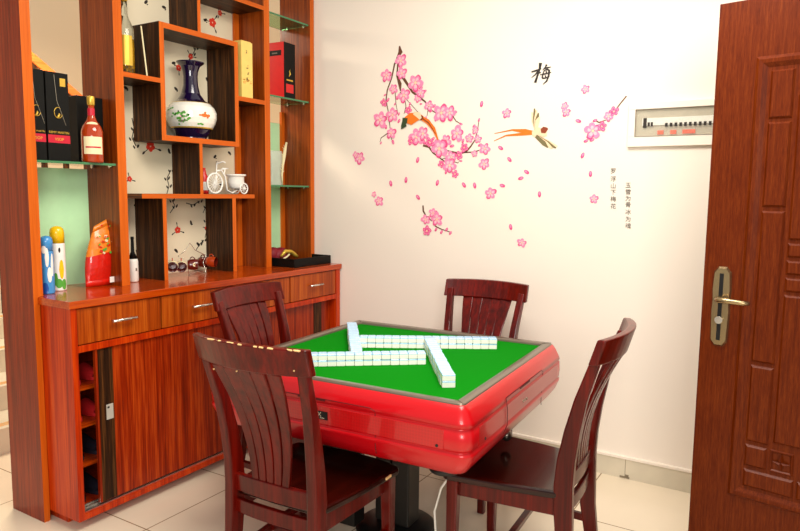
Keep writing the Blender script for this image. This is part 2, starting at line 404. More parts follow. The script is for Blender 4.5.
# ------------------------------------------------------------------ base cabinet and worktop
CX = -2.453; BX = -2.90; Y0, Y1 = 1.520, 3.292; CT = 0.961
bc = thing('shoe_cabinet', 'long orange-brown shoe cabinet with drawers above sliding doors', 'cabinet', ((CX + BX) / 2, (Y0 + Y1) / 2, 0))
mb = MB()
MB().box((-2.86, Y0 + .03, 0), (-2.58, Y1 - .03, .048)).build('plinth', 'side', bc, True)
mb.box((BX, Y0 + .026, .046), (CX, Y1, .072)); mb.box((BX, Y0 + .026, .928), (CX - .02, Y1, .929))
mb.box((BX, Y0, .046), (CX, Y0 + .026, .930)); mb.box((BX, Y1 - .04, .072), (CX, Y1, .930))
mb.box((BX, Y0 + .026, .072), (BX + .012, Y1 - .04, .928))
mb.box((BX + .012, Y0 + .026, .748), (CX, Y1 - .04, .776)); mb.box((CX - .03, Y0 + .026, .926), (CX - .004, Y1 - .04, .9305))
mb.build('carcass', 'side', bc, True, bevel=.0012)
for z in (.255, .425, .585):
    MB().box((BX + .012, Y0 + .026, z - .018), (CX - .075, Y1 - .04, z)).build('inner_shelf', 'top', bc, True)
mb = MB(); mb.box((CX - .062, Y0 + .027, .0722), (CX - .012, Y1 - .041, .076)); mb.box((CX - .042, Y0 + .027, .076), (CX - .036, Y1 - .041, .082)); mb.box((CX - .064, Y0 + .027, .076), (CX - .060, Y1 - .041, .082))
mb.build('sliding_track', 'chrome', bc, True)
dv = [1.546, 1.954, 2.398, 2.828, 3.252]
for k in range(4):
    a0, a1 = dv[k] + .004, dv[k+1] - .004
    dw = MB().box((CX - .35, a0, .780), (CX - .003, a1, .924)).build('drawer', 'front', bc, True, bevel=.0015)
    yc = (a0 + a1) / 2 + (.0 if k else .0)
    h = MB(); h.tube([(CX + .022, yc - .058, .857), (CX + .022, yc + .058, .857)], .0055, 10); h.tube([(CX - .003, yc - .045, .857), (CX + .022, yc - .045, .857)], .004); h.tube([(CX - .003, yc + .045, .857), (CX + .022, yc + .045, .857)], .004)
    h.build('handle', 'chrome', dw, True)
def sliding(y0, y1, sx, stripe, side):
    d = MB().box((sx - .016, y0, .0835), (sx, y1, .744)).build('sliding_door', 'rust', bc, True, bevel=.001)
    MB().box((sx, stripe[0], .086), (sx + .0015, stripe[1], .742)).build('dark_stripe', 'dark', d, True)
    yy = (stripe[0] + stripe[1]) / 2
    p = MB(); p.box((sx + .0015, yy + .012 - .016, .435), (sx + .0040, yy + .012 + .016, .500)); p.mat(1).box((sx + .0040, yy + .012 - .012, .483), (sx + .0046, yy + .012 - .002, .492))
    p.build('finger_pull', ['silver', 'black'], d, True, bevel=.001)
sliding(1.628, 2.42, CX - .014, (1.638, 1.706), 0)
sliding(2.40, 3.245, CX - .043, (3.085, 3.160), 1)
wt = MB().prism([(BX, Y0), (-2.6595, Y0), (-2.6595, Y0 - .01), (CX + .010, Y0 - .01), (CX + .010, Y1 + .006), (BX, Y1 + .006)], .931, CT).build('cabinet_worktop', 'top', None, True, bevel=.002)
tag(wt, 'glossy reddish wooden worktop running along the top of the shoe cabinet', 'worktop')

# ------------------------------------------------------------------ display shelving
SX, SB, ZT = -2.66, -2.90, 2.62
ds = thing('display_shelf', 'tall open display shelving of orange-edged wood standing behind and on the worktop', 'shelving', (-2.78, 2.4, 0))
def board(name, a, b, inner, parent=ds, edge='edge'):
    """board whose +X face is the bright edge band"""
    m = MB().box(a, b, [0, 0, 0, 1, 0, 0]); return m.build(name, [inner, edge], parent, True)
board('post', (SB, 1.493, 0), (SX, 1.5185, ZT), 'postred'); board('post', (SB, 1.5185, .962), (SX, 1.534, ZT), 'postred')
for (a0, a1) in ((1.903, 1.947), (2.858, 2.902), (3.262, 3.2995)):
    board('post', (SB, a0, CT + .0005), (SX, a1, ZT), 'brown')
T = .026
# picture-frame box that holds the vase
ZB1, ZB0 = 2.193, 1.640
board('box_side', (SB + .03, 2.148, ZB0), (SX, 2.174, ZB1), 'dark'); board('box_side', (SB + .03, 2.629, ZB0), (SX, 2.656, ZB1), 'dark')
board('box_top', (SB + .03, 2.174, ZB1 - .026), (SX, 2.629, ZB1), 'darkh', edge='shelfedge'); board('box_bottom', (SB + .03, 2.174, ZB0), (SX, 2.629, ZB0 + .026), 'darkh', edge='shelfedge')
board('upright', (SB + .03, 2.382, ZB1), (SX, 2.402, ZT), 'dark')
board('shelf', (SB + .03, 1.947, 1.908), (SX, 2.148, 1.930), 'darkh', edge='shelfedge')
board('shelf', (SB + .03, 2.656, 1.888), (SX, 2.858, 1.912), 'darkh', edge='shelfedge')
board('shelf', (SB + .03, 2.402, 2.405), (SX, 2.858, 2.428), 'darkh', edge='shelfedge')
board('upright', (SB + .03, 2.377, 1.384), (SX, 2.397, ZB0), 'dark')
SHZ = 1.384
m = MB(); m.box((SB + .03, 1.947, SHZ - .022), (SX, 2.025, SHZ), [1]*6).box((SB + .03, 2.025, SHZ - .022), (SX, 2.768, SHZ), [1, 1, 1, 0, 1, 1]); m.build('long_shelf', ['shelfedge', 'darkh'], ds, True)
m = MB().box((SB + .03, 2.768, SHZ - .022), (SX - .13, 2.858, SHZ)); m.build('long_shelf', 'darkh', ds, True)
board('upright', (SB + .03, 2.141, CT + .0005), (SX, 2.163, SHZ - .022), 'dark')
board('upright', (SB + .03, 2.598, CT + .0005), (SX, 2.624, SHZ - .022), 'dark')
board('back_trim', (SB + .035, 2.822, CT + .0005), (SB + .05, 2.858, ZT), 'edge')
for (a0, a1, z1) in ((1.5345, 1.9025, 1.495), (2.9025, 3.2615, 1.829)):
    MB().box((SB + .004, a0, CT + .001), (SB + .012, a1, z1)).build('mint_back_panel', 'mint', ds, True)
board('panel_trim', (SB + .012, 3.236, CT + .001), (SB + .03, 3.262, 1.9), 'edge')
# wallpaper back
PXP = SB + .0305
wp = MB(); wp.box((SB + .004, 1.9475, CT + .001), (PXP - .0005, 2.8575, ZT)); wp.mat(1)
def dot(mb, y, z, r, mat, e=1.0, rot=0, x=PXP, n=8):
    mb.mat(mat); mb.poly([(x, p, q) for p, q in circ(y, z, r, n, e, rot)])
def twig(mb, p, q, wd, mat, x=PXP):
    mb.mat(mat); dy, dz = q[0]-p[0], q[1]-p[1]; L_ = math.hypot(dy, dz) or 1; ny, nz = -dz/L_*wd/2, dy/L_*wd/2
    mb.poly([(x, p[0]+ny, p[1]+nz), (x, p[0]-ny, p[1]-nz), (x, q[0]-ny, q[1]-nz), (x, q[0]+ny, q[1]+nz)])
def W(x, y): p = px(x, y, 0, PXP); return p.y, p.z
for (x, y, r) in ((212.5, 22.6, 3.2), (220, 13, 2), (223, 5, 1.8), (178.6, 67.8, 2.2), (190.6, 56.5, 2), (150.5, 146.4, 3.4), (129.5, 179, 1.8), (177.6, 230, 2.4), (206, 228, 1.2), (136, 262, 1.4)):
    cy, cz = W(x, y); s = r * .0078
    for k in range(5):
        an = k * 2*PI/5 + x; dot(wp, cy + s*.6*math.cos(an), cz + s*.6*math.sin(an), s*.48, 1, x=PXP + .0002*k)
    for k in range(3):
        an = x + k * 2.1; q = (cy + s*2.2*math.cos(an), cz + s*1.9*math.sin(an)); twig(wp, (cy + s*.8*math.cos(an), cz + s*.8*math.sin(an)), q, .004, 2); dot(wp, q[0], q[1], s*.42, 2, .5, an)
for (x, y) in ((146, 2), (164, 7.3), (205.5, 20), (173.7, 63), (176, 89), (207, 79.5), (126, 88), (169, 151), (215, 156.6), (229.5, 153), (191, 222.7), (176, 250.5), (198, 244), (136, 205), (221, 184), (209, 90)):
    cy, cz = W(x, y); dot(wp, cy, cz, .014, 2, .55, -.7 + x, n=8); dot(wp, cy + .008, cz - .010, .006, 2, .5, .5)
for path in (((132, 118), (134, 128), (132, 138), (136, 146)), ((166, 197), (169, 186), (167, 178), (171, 170)), ((170, 213), (175, 206), (172, 200)), ((186, 203), (193, 205), (200, 201)), ((203, 213), (206, 206), (209, 202)), ((205, 238), (207, 228), (206, 220)), ((120, 20), (124, 12), (121, 5)), ((136, 250), (139, 262), (137, 272)), ((188, 62), (193, 54), (196, 48)), ((196, 250), (200, 244), (204, 240))):
    P_ = [W(*p) for p in path]
    for p, q in zip(P_, P_[1:]):
        twig(wp, p, q, .005, 2); dot(wp, q[0] + .012, q[1], .011, 2, .5, 1.0)
        dot(wp, q[0] - .011, q[1] - .006, .010, 2, .5, 2.2)
wp.build('wallpaper_panel', ['paper', 'pred', 'pblk'], ds, True)
# glass shelves with metal clips
GL = []
for (a0, a1, z) in ((1.5345, 1.9025, 1.518), (2.9025, 3.2615, 2.415), (2.9025, 3.2615, 1.955), (2.9025, 3.2615, 1.440)):
    g = MB().box((SB + .016, a0 + .001, z - .010), (SX - .012, a1 - .001, z)).build('glass_shelf', 'glass', ds, True)
    MB().box((SX - .012, a0 + .001, z - .010), (SX - .0105, a1 - .001, z)).build('polished_edge', 'gedge', g, True)
    c = MB()
    for xx in (SX - .04, SB + .07):
        for yy, dd in ((a0 + .0005, 1), (a1 - .0005, -1)):
            c.tube([(xx, yy, z - .013), (xx, yy + dd * .018, z - .013)], .0045, 8); c.tube([(xx, yy + dd*.014, z - .022), (xx, yy + dd*.014, z - .0085)], .003, 8)
    c.build('shelf_clip', 'chrome', g, True)

# ------------------------------------------------------------------ things in the left bay
def spray(x, ybot, ytop, X, rp, lab, body, cap, low, name='spray_can'):
    p = px(x, ybot, 0, X); h = (ybot - ytop) * mpp(p) * 1.07; r = rp * mpp(p); p = Vector((X, p.y, CT + .0008))
    t = thing(name, lab, 'spray can', p)
    MB().lathe([(r*.92, 0), (r, .004), (r, h*.30), (r, h*.42), (r, h*.72), (r*.97, h*.735)], n=24, mats=[1, 1, 1, 0, 0]).build('can_body', [body, low], t)
    MB().lathe([(r*.95, h*.735), (r*.95, h*.90), (r*.86, h*.955), (r*.6, h*.985), (r*.1, h)], n=24).build('cap', cap, t)
    return t, r, h
def wrapmark(t, r, z, th, dz, dth, mat, name='printed_mark'):
    mb = MB(); n = 6
    for i in range(n):
        a, b_ = th - dth + 2*dth*i/n, th - dth + 2*dth*(i+1)/n
        h1 = dz*math.sqrt(max(0, 1 - ((a-th)/dth)**2)) + 1e-5; h2 = dz*math.sqrt(max(0, 1 - ((b_-th)/dth)**2)) + 1e-5
        R = r + .0006
        mb.poly([(R*math.cos(a), R*math.sin(a), z-h1), (R*math.cos(b_), R*math.sin(b_), z-h2), (R*math.cos(b_), R*math.sin(b_), z+h2), (R*math.cos(a), R*math.sin(a), z+h1)])
    return mb.build(name, mat, t)
t, r, h = spray(48, 287, 233, -2.72, 6.4, 'blue spray can beside the left divider post on the worktop', 'skyb', 'skyb', 'skyb')
for (z, th, dz, dth, mt) in ((.10, -.2, .04, .35, 'white'), (.19, -.5, .05, .3, 'white'), (.03, -.9, .03, .5, 'dblue'), (.15, .25, .06, .25, 'white'), (.23, -.9, .02, .4, 'white')): wrapmark(t, r, h*z/.3*1.0, th, dz*h/.3, dth, mt)
t, r, h = spray(59, 285, 225, -2.77, 7.0, 'yellow-capped white spray can with green leaves printed low', 'white', 'yel', 'white')
for (z, th, dz, dth, mt) in ((.035, -.5, .022, .5, 'green'), (.10, -.1, .045, .35, 'yel'), (.03, .2, .025, .4, 'green'), (.19, -.3, .012, .15, 'ink'), (.055, -.9, .03, .3, 'green')): wrapmark(t, r, h*z/.3, th, dz*h/.3, dth, mt)
# snack bag
p = px(99, 286, 0, -2.75); sc = mpp(p)
bag = thing('snack_bag', 'shiny red and orange snack bag leaning on the worktop near the wooden upright', 'snack bag', (p.x, p.y, CT + .001))
mb = MB(); rings = []
for k in range(11):
    v = k / 10; z = v * .30; wd = (.066 - .008*v + .012*math.sin(v*PI*.8)**2*(1-v)); th = .036*math.sin(PI*min(1, v*1.02+.02))**.7*(1-.35*v) + .002; sh = .05*v*v
    ring_ = []
    for i in range(16):
        an = 2*PI*i/16; cr = 1 + .05*math.sin(an*5 + k*1.7)
        ring_.append((th*math.sin(an)*cr - .01*v, wd*math.cos(an) + sh, z + .028*v*math.cos(an)))
    rings.append(ring_)
for k in range(10):
    mb.mat(0 if k < 5 else 1); mb.loft([rings[k], rings[k+1]], cap=(k in (0, 9)))
mb.mat(2)
bo = mb.build('bag_body', ['bagred', 'bagor', 'white'], bag)
mk = MB()
for k in range(26):
    v = random.uniform(.45, .88); a_ = random.uniform(-.035, .045); z = .30*v
    mk.mat(random.choice([0, 1, 2])).obox((.036*(1-.35*v) - .01*v + .003, a_ + .05*v*v, z + .015), (.001, random.uniform(.006, .016), random.uniform(.004, .012)), (random.uniform(-1, 1), 0, 0))
mk.mat(3).obox((.036, .045, .028), (.001, .028, .026), (0, 0, .1))
mk.build('printed_lettering', ['cream', 'cabred', 'green', 'white'], bag)

GZ = 1.5185
def carton(cpx, X, wY, dX, h, lab, mats, z, name='liquor_box', group=None, rz=0):
    p = px(cpx[0], cpx[1], 0, X)
    t = thing(name, lab, 'box', (X - dX/2, p.y + wY/2, z), rz, group)
    MB().box((-dX/2, -wY/2, 0), (dX/2, wY/2, h), mats[1]).build('carton', mats[0], t, bevel=.001)
    return t
for i, (x0, lab) in enumerate(((30, 'tall black liquor carton half hidden by the left divider post'), (49, 'tall black liquor carton with gold corner square, second on the glass shelf'))):
    t = carton((x0, 160), -2.70, (.072, .098)[i], .085, .365, lab, (['matblk'], [0]*6), GZ)
    X = .0425
    hw_ = (.035, .048)[i]; MB().box((X, -hw_, .075), (X + .0006, hw_, .108)).build('red_band', 'crim', t)
    m = MB(); m.text('VSOP', .0165, (X + .0008, 0, .090), (0, 1, 0), (0, 0, 1)); m.text('REMY MARTIN', (.0098, .0138)[i], (X + .0008, 0, .118), (0, 1, 0), (0, 0, 1))
    m.build('lettering', 'gold', t)
    m = MB(); c_ = [(X + .001, .018*math.cos(a_), .200 + .022*math.sin(a_)) for a_ in [1.0 + 5.0*k/14 for k in range(15)]]
    m.tube(c_, .0012, 5); m.tube([(X + .001, -.006, .178), (X + .001, 0, .185), (X + .001, .004, .196), (X + .001, .010, .190)], [.003, .005, .004, .001], 6)
    m.build('gold_emblem', 'gold', t)
    if i: MB().box((X, .012, .310), (X + .0008, .036, .343)).build('gold_square', 'gold', t)
    m = MB(); m.tube([(X + .0002, -.012, .355), (X + .0002, -.004, .25), (X + .0002, .018, .19), (X + .0002, .032, .15)], .0007, 5); m.build('gloss_line', 'boxin', t)
t = carton((79, 160), -2.755, .128, .07, .292, 'shorter plain black carton behind the amber bottle', (['matblk'], [0]*6), GZ)
def bottle(p, prof, name, lab, parts, rr=1.0):
    t = thing(name, lab, 'bottle', p)
    for nm, i0, i1, mt in parts: MB().lathe(prof[i0:i1+1], n=24).build(nm, mt, t)
    return t
p = px(93, 159.5, 0, -2.69); s = mpp(p) * 1.0
prof = [(9.5*s, 0), (10.3*s, 1.5*s), (10.3*s, 30*s), (9*s, 35*s), (5*s, 41*s), (3.3*s, 46*s), (3.0*s, 56*s), (3.6*s, 57*s), (3.6*s, 64*s), (3.2*s, 65*s)]
t = bottle((-2.69, p.y, GZ), prof, 'liquor_bottle', 'amber bottle with cream label and gold cap before the black carton', [('bottle_glass', 0, 6, 'amber'), ('cap', 6, 9, 'gold')])
def label_patch(t, r, z0, z1, mt, name, a0=-1.9, a1=.5):
    n = 10; mb = MB(); R = r + .0012
    mb.loft([[(R*math.cos(a0 + (a1-a0)*i/n), R*math.sin(a0 + (a1-a0)*i/n), z) for i in range(n+1)] for z in (z0, z1)], closed=False)
    return mb.build(name, mt, t)
label_patch(t, 10.3*s, 8*s, 25*s, 'cream', 'label', -1.4, .4); wrapmark(t, 7.4*s, 36.5*s, -.5, 3*s, .9, 'cream', 'neck_label')
label_patch(t, 3.3*s, 46*s, 53*s, 'crim', 'neck_band'); label_patch(t, 10.4*s, 14*s, 15.5*s, 'crim', 'label_line', -1.2, .2)

# ------------------------------------------------------------------ centre bay
p = px(129.5, 69.5, 0, -2.73); s = mpp(p)
prof = [(8*s, 0), (8.6*s, 2*s), (8.6*s, 36*s), (8.6*s, 44*s), (7.6*s, 48*s), (4*s, 56*s), (3.0*s, 61*s), (2.9*s, 72*s), (3.4*s, 73*s), (3.4*s, 82*s)]
t = bottle((-2.75, p.y - .004, 1.9305), prof, 'liquor_bottle', 'tall clear bottle of golden liquor on the small upper shelf', [('bottle_glass', 0, 7, 'clear'), ('cap', 7, 9, 'gold')])
MB().lathe([(7.6*s, 2*s), (7.7*s, 35*s)], n=24).build('golden_liquor', 'goldliq', t)
label_patch(t, 8.6*s, 9*s, 38*s, 'gold', 'label', -1.3, .2)
for k in range(12): wrapmark(t, 8.7*s, random.uniform(2, 8)*s, -1.2 + .14*k, 1.2*s, .05, 'ink')
a_ = px(147, 74, 0, -2.675); b_ = px(141, 26, 0, -2.715)
tag(MB().bar([(a_.x, a_.y, 1.931), b_], .003, .006).build('bamboo_stick', 'cream', None, True), 'thin pale stick leaning in the small upper shelf beside the tall bottle', 'stick')
# vase
p = px(191.7, 134.5, 0, -2.765); s = mpp(p); VZ = ZB0 + .0265
pr = [(14.4, 0), (14.4, 1.5), (16, 4), (19, 9), (20, 10), (20.7, 11.2), (22.9, 15), (24.6, 20), (24.7, 26), (22.5, 31), (19, 34.6), (18.2, 35.2), (13.5, 38), (9, 44.5), (7.2, 53), (6.9, 61), (7.4, 66), (9.3, 71), (13.2, 74.3), (13.4, 75.2), (12, 75.4), (7, 71), (6, 60)]
ms = [0, 0, 0, 0, 2, 1, 1, 1, 1, 1, 2, 0, 0, 0, 0, 0, 0, 0, 0, 0, 0, 0]
pr = [(a*s, b*s) for a, b in pr]
va = thing('porcelain_vase', 'navy porcelain vase with white painted belly in the square shelf box', 'vase', (-2.765, p.y, VZ))
vb = MB().lathe(pr, n=40, mats=ms, cap=False).build('vase_body', ['navy', 'porc', 'gold'], va)
camth = math.atan2(0 - p.y, 0 + 2.765)
def vr(zp):
    for (r0, z0), (r1, z1) in zip(pr, pr[1:]):
        if z0 <= zp*s <= z1: return r0 + (r1-r0)*((zp*s-z0)/max(1e-6, z1-z0))
    return 20*s
mb = MB()
def vm(dth, zp, wr, hr, mat):
    th = camth + dth; mb.mat(mat); n = 8; R = [vr(zp + hr*k) for k in (-1, 1)]
    pts = []
    for i in range(n):
        a = 2*PI*i/n; zz = zp + hr*math.sin(a); tt = th + wr*math.cos(a); rr = vr(zz) + .0016
        pts.append((rr*math.cos(tt), rr*math.sin(tt), zz*s))
    mb.poly(pts)
for k in range(34):
    vm(random.gauss(-.36, .20), random.gauss(21, 2.6), random.uniform(.03, .07), random.uniform(.6, 1.3), random.choice([0, 0, 0, 4]))
vm(-.36, 20, .10, 1.6, 3); vm(-.42, 16, .10, 1.2, 2); vm(-.28, 16.2, .08, 1.0, 2)
for (dt, z, w_, h_) in ((.52, 22, .14, 1.8), (.70, 22, .09, 1.4), (.36, 22, .08, .8), (.55, 24.5, .05, 1.0), (.66, 20, .05, .8)): vm(dt, z, w_, h_, 1)
for (dt, z) in ((.30, 13.6), (.40, 14), (.48, 13.4), (-.9, 28), (-1.0, 27), (-.8, 28.5)): vm(dt, z, .06, .8, 0)
mb.build('painted_decoration', ['green', 'orange', 'inkl', 'pk3', 'bgreen'], va)
# white tricycle planter on the long shelf
TX = -2.725
tri = thing('tricycle_planter', 'white miniature tricycle with a basket on the middle shelf', 'ornament', (TX, px(228, 197, 0, TX).y, SHZ + .0005))
def T3(x, y, dx=0): q = px(x, y, 0, TX + dx); return Vector((q.x, q.y, max(q.z, SHZ + .002)))
def wheel(cx, cy, rr, dx, spokes, name, th):
    c = T3(cx, cy, dx); R = rr; c.z = SHZ + R + th
    mb = MB(); mb.tube([(c.x, c.y + R*math.cos(2*PI*k/28), c.z + R*math.sin(2*PI*k/28)) for k in range(28)], th, 7, closed=True)
    o = mb.build(name, 'white', tri, True)
    mb = MB(); mb.tube([(c.x - .008, c.y, c.z), (c.x + .008, c.y, c.z)], th*1.6, 10)
    for k in range(spokes):
        a = 2*PI*k/spokes; mb.tube([(c.x, c.y, c.z), (c.x, c.y + R*math.cos(a), c.z + R*math.sin(a))], th*.34, 5)
    mb.build('spokes', 'white', o, True); return c
c1 = wheel(215, 186, .0525, .01, 18, 'front_wheel', .0055)
c2 = wheel(244, 191, .028, .03, 10, 'rear_wheel', .004)
c3 = wheel(236, 191, .028, -.055, 10, 'rear_wheel', .004)
mb = MB(); h0 = T3(216.5, 166); h1 = T3(222, 161.5); h2 = T3(226, 163)
mb.tube([c1 + Vector((.012, 0, 0)), T3(216.5, 173), T3(216.5, 164)], .004, 7)
mb.tube([T3(216.5, 171), T3(221, 170), T3(225, 176), T3(227, 190), T3(232, 193), (c2.x - .03, c2.y, c2.z)], .0045, 7)
mb.tube([T3(224, 175), T3(225, 169)], .004, 6); mb.tube([T3(222, 169), T3(228, 168.5)], [.006, .004], 7)
mb.tube([(c3.x, c3.y, c3.z), (c2.x, c2.y, c2.z)], .003, 6)
mb.build('frame', 'white', tri, True)
hm = T3(216.5, 164)
MB().tube([hm + Vector((-.035, .03, .012)), hm + Vector((-.02, .028, .014)), hm, hm + Vector((.02, .028, .014)), hm + Vector((.035, .03, .008))], .0038, 7).build('handlebar', 'white', tri, True)
bk = px(236, 192, 0, TX - .01)
MB().lathe([(.030, .012), (.038, .02), (.046, .045), (.046, .075), (.050, .080), (.056, .082), (.056, .090), (.050, .090), (.044, .080), (.040, .03), (.001, .02)], (TX - .01, bk.y, SHZ + .02), 24, cap=False).build('basket', 'white', tri, True)
# red sachet behind the tricycle
p = px(203.5, 196, 0, -2.80)
t = thing('red_bottle', 'small red bottle with white label half hidden beside the tricycle', 'bottle', (-2.80, p.y + .005, SHZ + .0005))
MB().lathe([(.024, 0), (.025, .01), (.025, .085), (.014, .11), (.010, .13), (.010, .14)], n=16).build('bottle_body', 'cabred', t)
label_patch(t, .025, .02, .065, 'white', 'label', -1.6, .8)
# small white bottle on the worktop
p = px(133.5, 279.5, 0, -2.75); s = mpp(p)
t = thing('white_bottle', 'small white bottle with a dark neck on the worktop behind the upright', 'bottle', (-2.75, p.y, CT + .001))
MB().lathe([(4.5*s, 0), (5*s, s), (5*s, 20*s), (4.4*s, 23*s)], n=20).build('bottle_body', 'wax', t)
MB().lathe([(4.4*s, 23*s), (1.7*s, 30*s), (1.4*s, 42*s), (1.6*s, 43*s), (1.6*s, 45*s)], n=16).build('neck', 'matblk', t)
MB().box((4*s, -.8*s, 11*s), (5.2*s, .8*s, 14*s)).build('mark', 'inkl', t)
# mug rack with five mugs
RX = -2.76
rk = thing('mug_rack', 'silver wire rack shaped like a star holding brown mugs', 'rack', (RX, px(190, 276, 0, RX).y, CT + .0008))
def Rk(x, y, dx=0): q = px(x, y, 0, RX + dx); return Vector((q.x, q.y, max(q.z, CT + .003)))
for dx in (.025, -.025):
    MB().tube([Rk(178, 256, dx), Rk(184, 252, dx), Rk(190, 243, dx), Rk(195, 250, dx), Rk(205, 255, dx), Rk(207, 254, dx), Rk(203, 262, dx), Rk(206, 273, dx), Rk(197, 271.5, dx), Rk(189, 276, dx), Rk(188, 268, dx), Rk(184, 262, dx)], .0020, 5, closed=True).build('wire_star', 'chrome', rk, True)
MB().tube([Rk(189, 276, .025), Rk(189, 276, -.025)], .0014, 5).tube([Rk(206, 273, .025), Rk(206, 273, -.025)], .0014, 5).tube([Rk(184, 258, .025), Rk(184, 258, -.025)], .0014, 5).tube([Rk(203, 258, .025), Rk(203, 258, -.025)], .0014, 5).build('cross_wire', 'chrome', rk, True)
mugs = [(172.5, 266, .04, 'brn', 'dark-mouthed brown mug with cream side at the left end of the rack'), (181.5, 266, .04, 'brn', 'cream and brown mug, second from the left on the rack'), (192.5, 264.5, .065, 'dbrn', 'dark brown mug with a pale flower in the middle of the rack'), (203, 262, -.045, 'dbrn', 'dark mug fourth from the left on the rack'), (211.5, 261.5, .01, 'brn', 'orange-brown mug at the right end of the rack')]
for i, (x, y, dx, mt, lab) in enumerate(mugs):
    q = px(x, y, 0, RX + dx); t = thing('mug', lab, 'mug', (q.x, q.y, q.z - .028), 0, 'mugs on the wire rack')
    ax = Vector((.75, -.62, -.12)).normalized() if i < 2 else (Vector((.9, .4, -.1)).normalized() if i != 2 else Vector((.6, .8, 0)).normalized())
    o = MB(); pf = [(.001, 0), (.022, 0), (.027, .010), (.029, .03), (.027, .05), (.024, .05), (.025, .03), (.020, .006), (.001, .005)]
    o.lathe(pf, (0, 0, -.025), 20, cap=False, mats=[0, 0, 0 if i > 1 else 1, 0 if i > 1 else 1, 2, 2, 2, 2])
    Q = Vector((0, 0, 1)).rotation_difference(ax).to_matrix()
    for v in o.bm.verts: v.co = Q @ v.co + Vector((0, 0, .028))
    o.build('mug_body', [mt, 'cream', 'dbrn'], t)
    up_ = Vector((0, 0, 1)); MB().tube([Vector((0, 0, .028)) + ax*(.012*math.cos(a)) + up_*(.026 + .013*math.sin(a)) for a in [PI*k/6 for k in range(7)]], .003, 6).build('handle', mt, t)
    if i == 2:
        m_ = MB()
        for k in range(5): m_.sphere((.026 + .002, -.012 + .007*math.cos(k*1.257), .03 + .007*math.sin(k*1.257)), .0045, 8, (.4, 1, 1))
        m_.build('flower', 'cream', t)
# yellow carton on the right-hand small shelf
t = carton((242, 95), -2.67, .084, .075, .298, 'slim pale yellow carton with ink characters on the small right shelf', (['ybox'], [0]*6), 1.9125, 'liquor_box')
m_ = MB(); X = .0378
for (y_, z_, n_) in ((0, .245, 4), (0, .165, 6), (.008, .13, 5), (0, .10, 6)):
    for k in range(n_): m_.obox((X, y_ + random.uniform(-.006, .006), z_ + random.uniform(-.008, .008)), (.0006, random.uniform(.008, .014), .002), (random.choice([0, .9, -.9, 1.57]), 0, 0))
m_.mat(1)
for k in range(16): m_.obox((X - .0002, random.uniform(-.028, .028), .085 + random.uniform(-.008, .014)), (.0006, random.uniform(.006, .02), .004), (random.uniform(-.5, .5), 0, 0))
m_.build('printed_characters', ['ink', 'ochre'], t)
MB().box((-.033, -.037, .2985), (.033, .037, .304)).build('lid', 'ybox', t, bevel=.003)

# ------------------------------------------------------------------ right bay
t = thing('liquor_box', 'red and black square-sided carton on the upper glass shelf', 'box', (-2.765, 3.112, 1.9555), math.radians(3))
hh = .325
MB().box((-.068, -.054, 0), (.068, .054, hh), [1, 1, 0, 1, 1, 0]).build('carton', ['cabred', 'matblk'], t, bevel=.0012)
MB().box((-.048, -.0552, .248), (.048, -.0538, .278)).build('dark_window', 'matblk', t)
MB().box((.0678, -.035, .035), (.0692, .035, .085)).build('red_print', 'cabred', t)
m_ = MB(); m_.tube([(.0685, -.006, .13), (.0685, .004, .145), (.0685, -.002, .16), (.0685, .006, .175)], [.003, .006, .004, .001], 6); m_.box((.0678, -.03, .104), (.0692, .03, .112)); m_.build('gold_print', 'gold', t)
m_ = MB(); m_.box((-.02, -.0558, .258), (.02, -.0551, .266)); m_.build('silver_print', 'inkl', t)
# glass ornament with dried stalk
p = px(276, 183, 0, -2.80)
t = thing('glass_ornament', 'clear crystal block with a pale feathery stalk on the lower glass shelf', 'ornament', (-2.80, p.y, 1.4405))
s = mpp(p)
MB().box((-.012, -.055, 0), (.012, .045, 34*s), ).build('crystal_block', 'crys', t, bevel=.004)
m_ = MB(); m_.tube([(.022, .035, 0), (.022, .03, 10*s), (.022, .04, 20*s), (.022, .052, 30*s), (.022, .075, 43*s)], [.003, .006, .007, .012, .006], 7)
for k in range(16):
    v = k/15; z_ = (8 + 32*v)*s; y_ = .032 + .035*v*v; m_.tube([(.022, y_, z_), (.022 + random.uniform(-.008, .008), y_ + random.choice([-1, 1])*.015, z_ + .014)], [.003, .001], 5)
m_.build('feathery_stalk', 'cream', t)
# black tray and maroon bag
a_ = px(299, 269.5, 2, CT); 
t = thing('black_tray', 'long low black tray on the far end of the worktop', 'tray', (-2.68, 3.08, CT + .0008), 0)
tx0, tx1, ty0, ty1, th_ = -.165, .165, -.145, .200, .050
m_ = MB(); m_.box((tx0, ty0, 0), (tx1, ty1, .006)); m_.build('tray_base', 'matblk', t)
m_ = MB(); m_.box((tx0, ty0, .006), (tx1, ty0 + .01, th_)); m_.box((tx0, ty1 - .01, .006), (tx1, ty1, th_)); m_.box((tx0, ty0 + .01, .006), (tx0 + .01, ty1 - .01, th_)); m_.box((tx1 - .01, ty0 + .01, .006), (tx1, ty1 - .01, th_)); m_.build('tray_rim', 'matblk', t, bevel=.001)
p = px(279, 262, 0, -2.74)
t = thing('pouch', 'maroon and gold cloth pouch slumped in the black tray', 'pouch', (-2.73, p.y, CT + .0072))
m_ = MB(); m_.sphere((0, 0, .048), .06, 16, (.8, 1.15, .8)); m_.sphere((-.01, -.05, .055), .045, 12, (.8, 1, 1)); m_.build('cloth_body', 'maroon', t)
MB().tube([(.045, -.045, .045), (.050, -.01, .075), (.050, .04, .070), (.055, .07, .050), (.06, .09, .035)], [.008, .012, .012, .013, .009], 8).build('gold_trim', 'gold', t)
MB().tube([(.052, -.03, .03), (.054, 0, .04), (.056, .02, .055)], .006, 6).build('white_piping', 'cream', t)

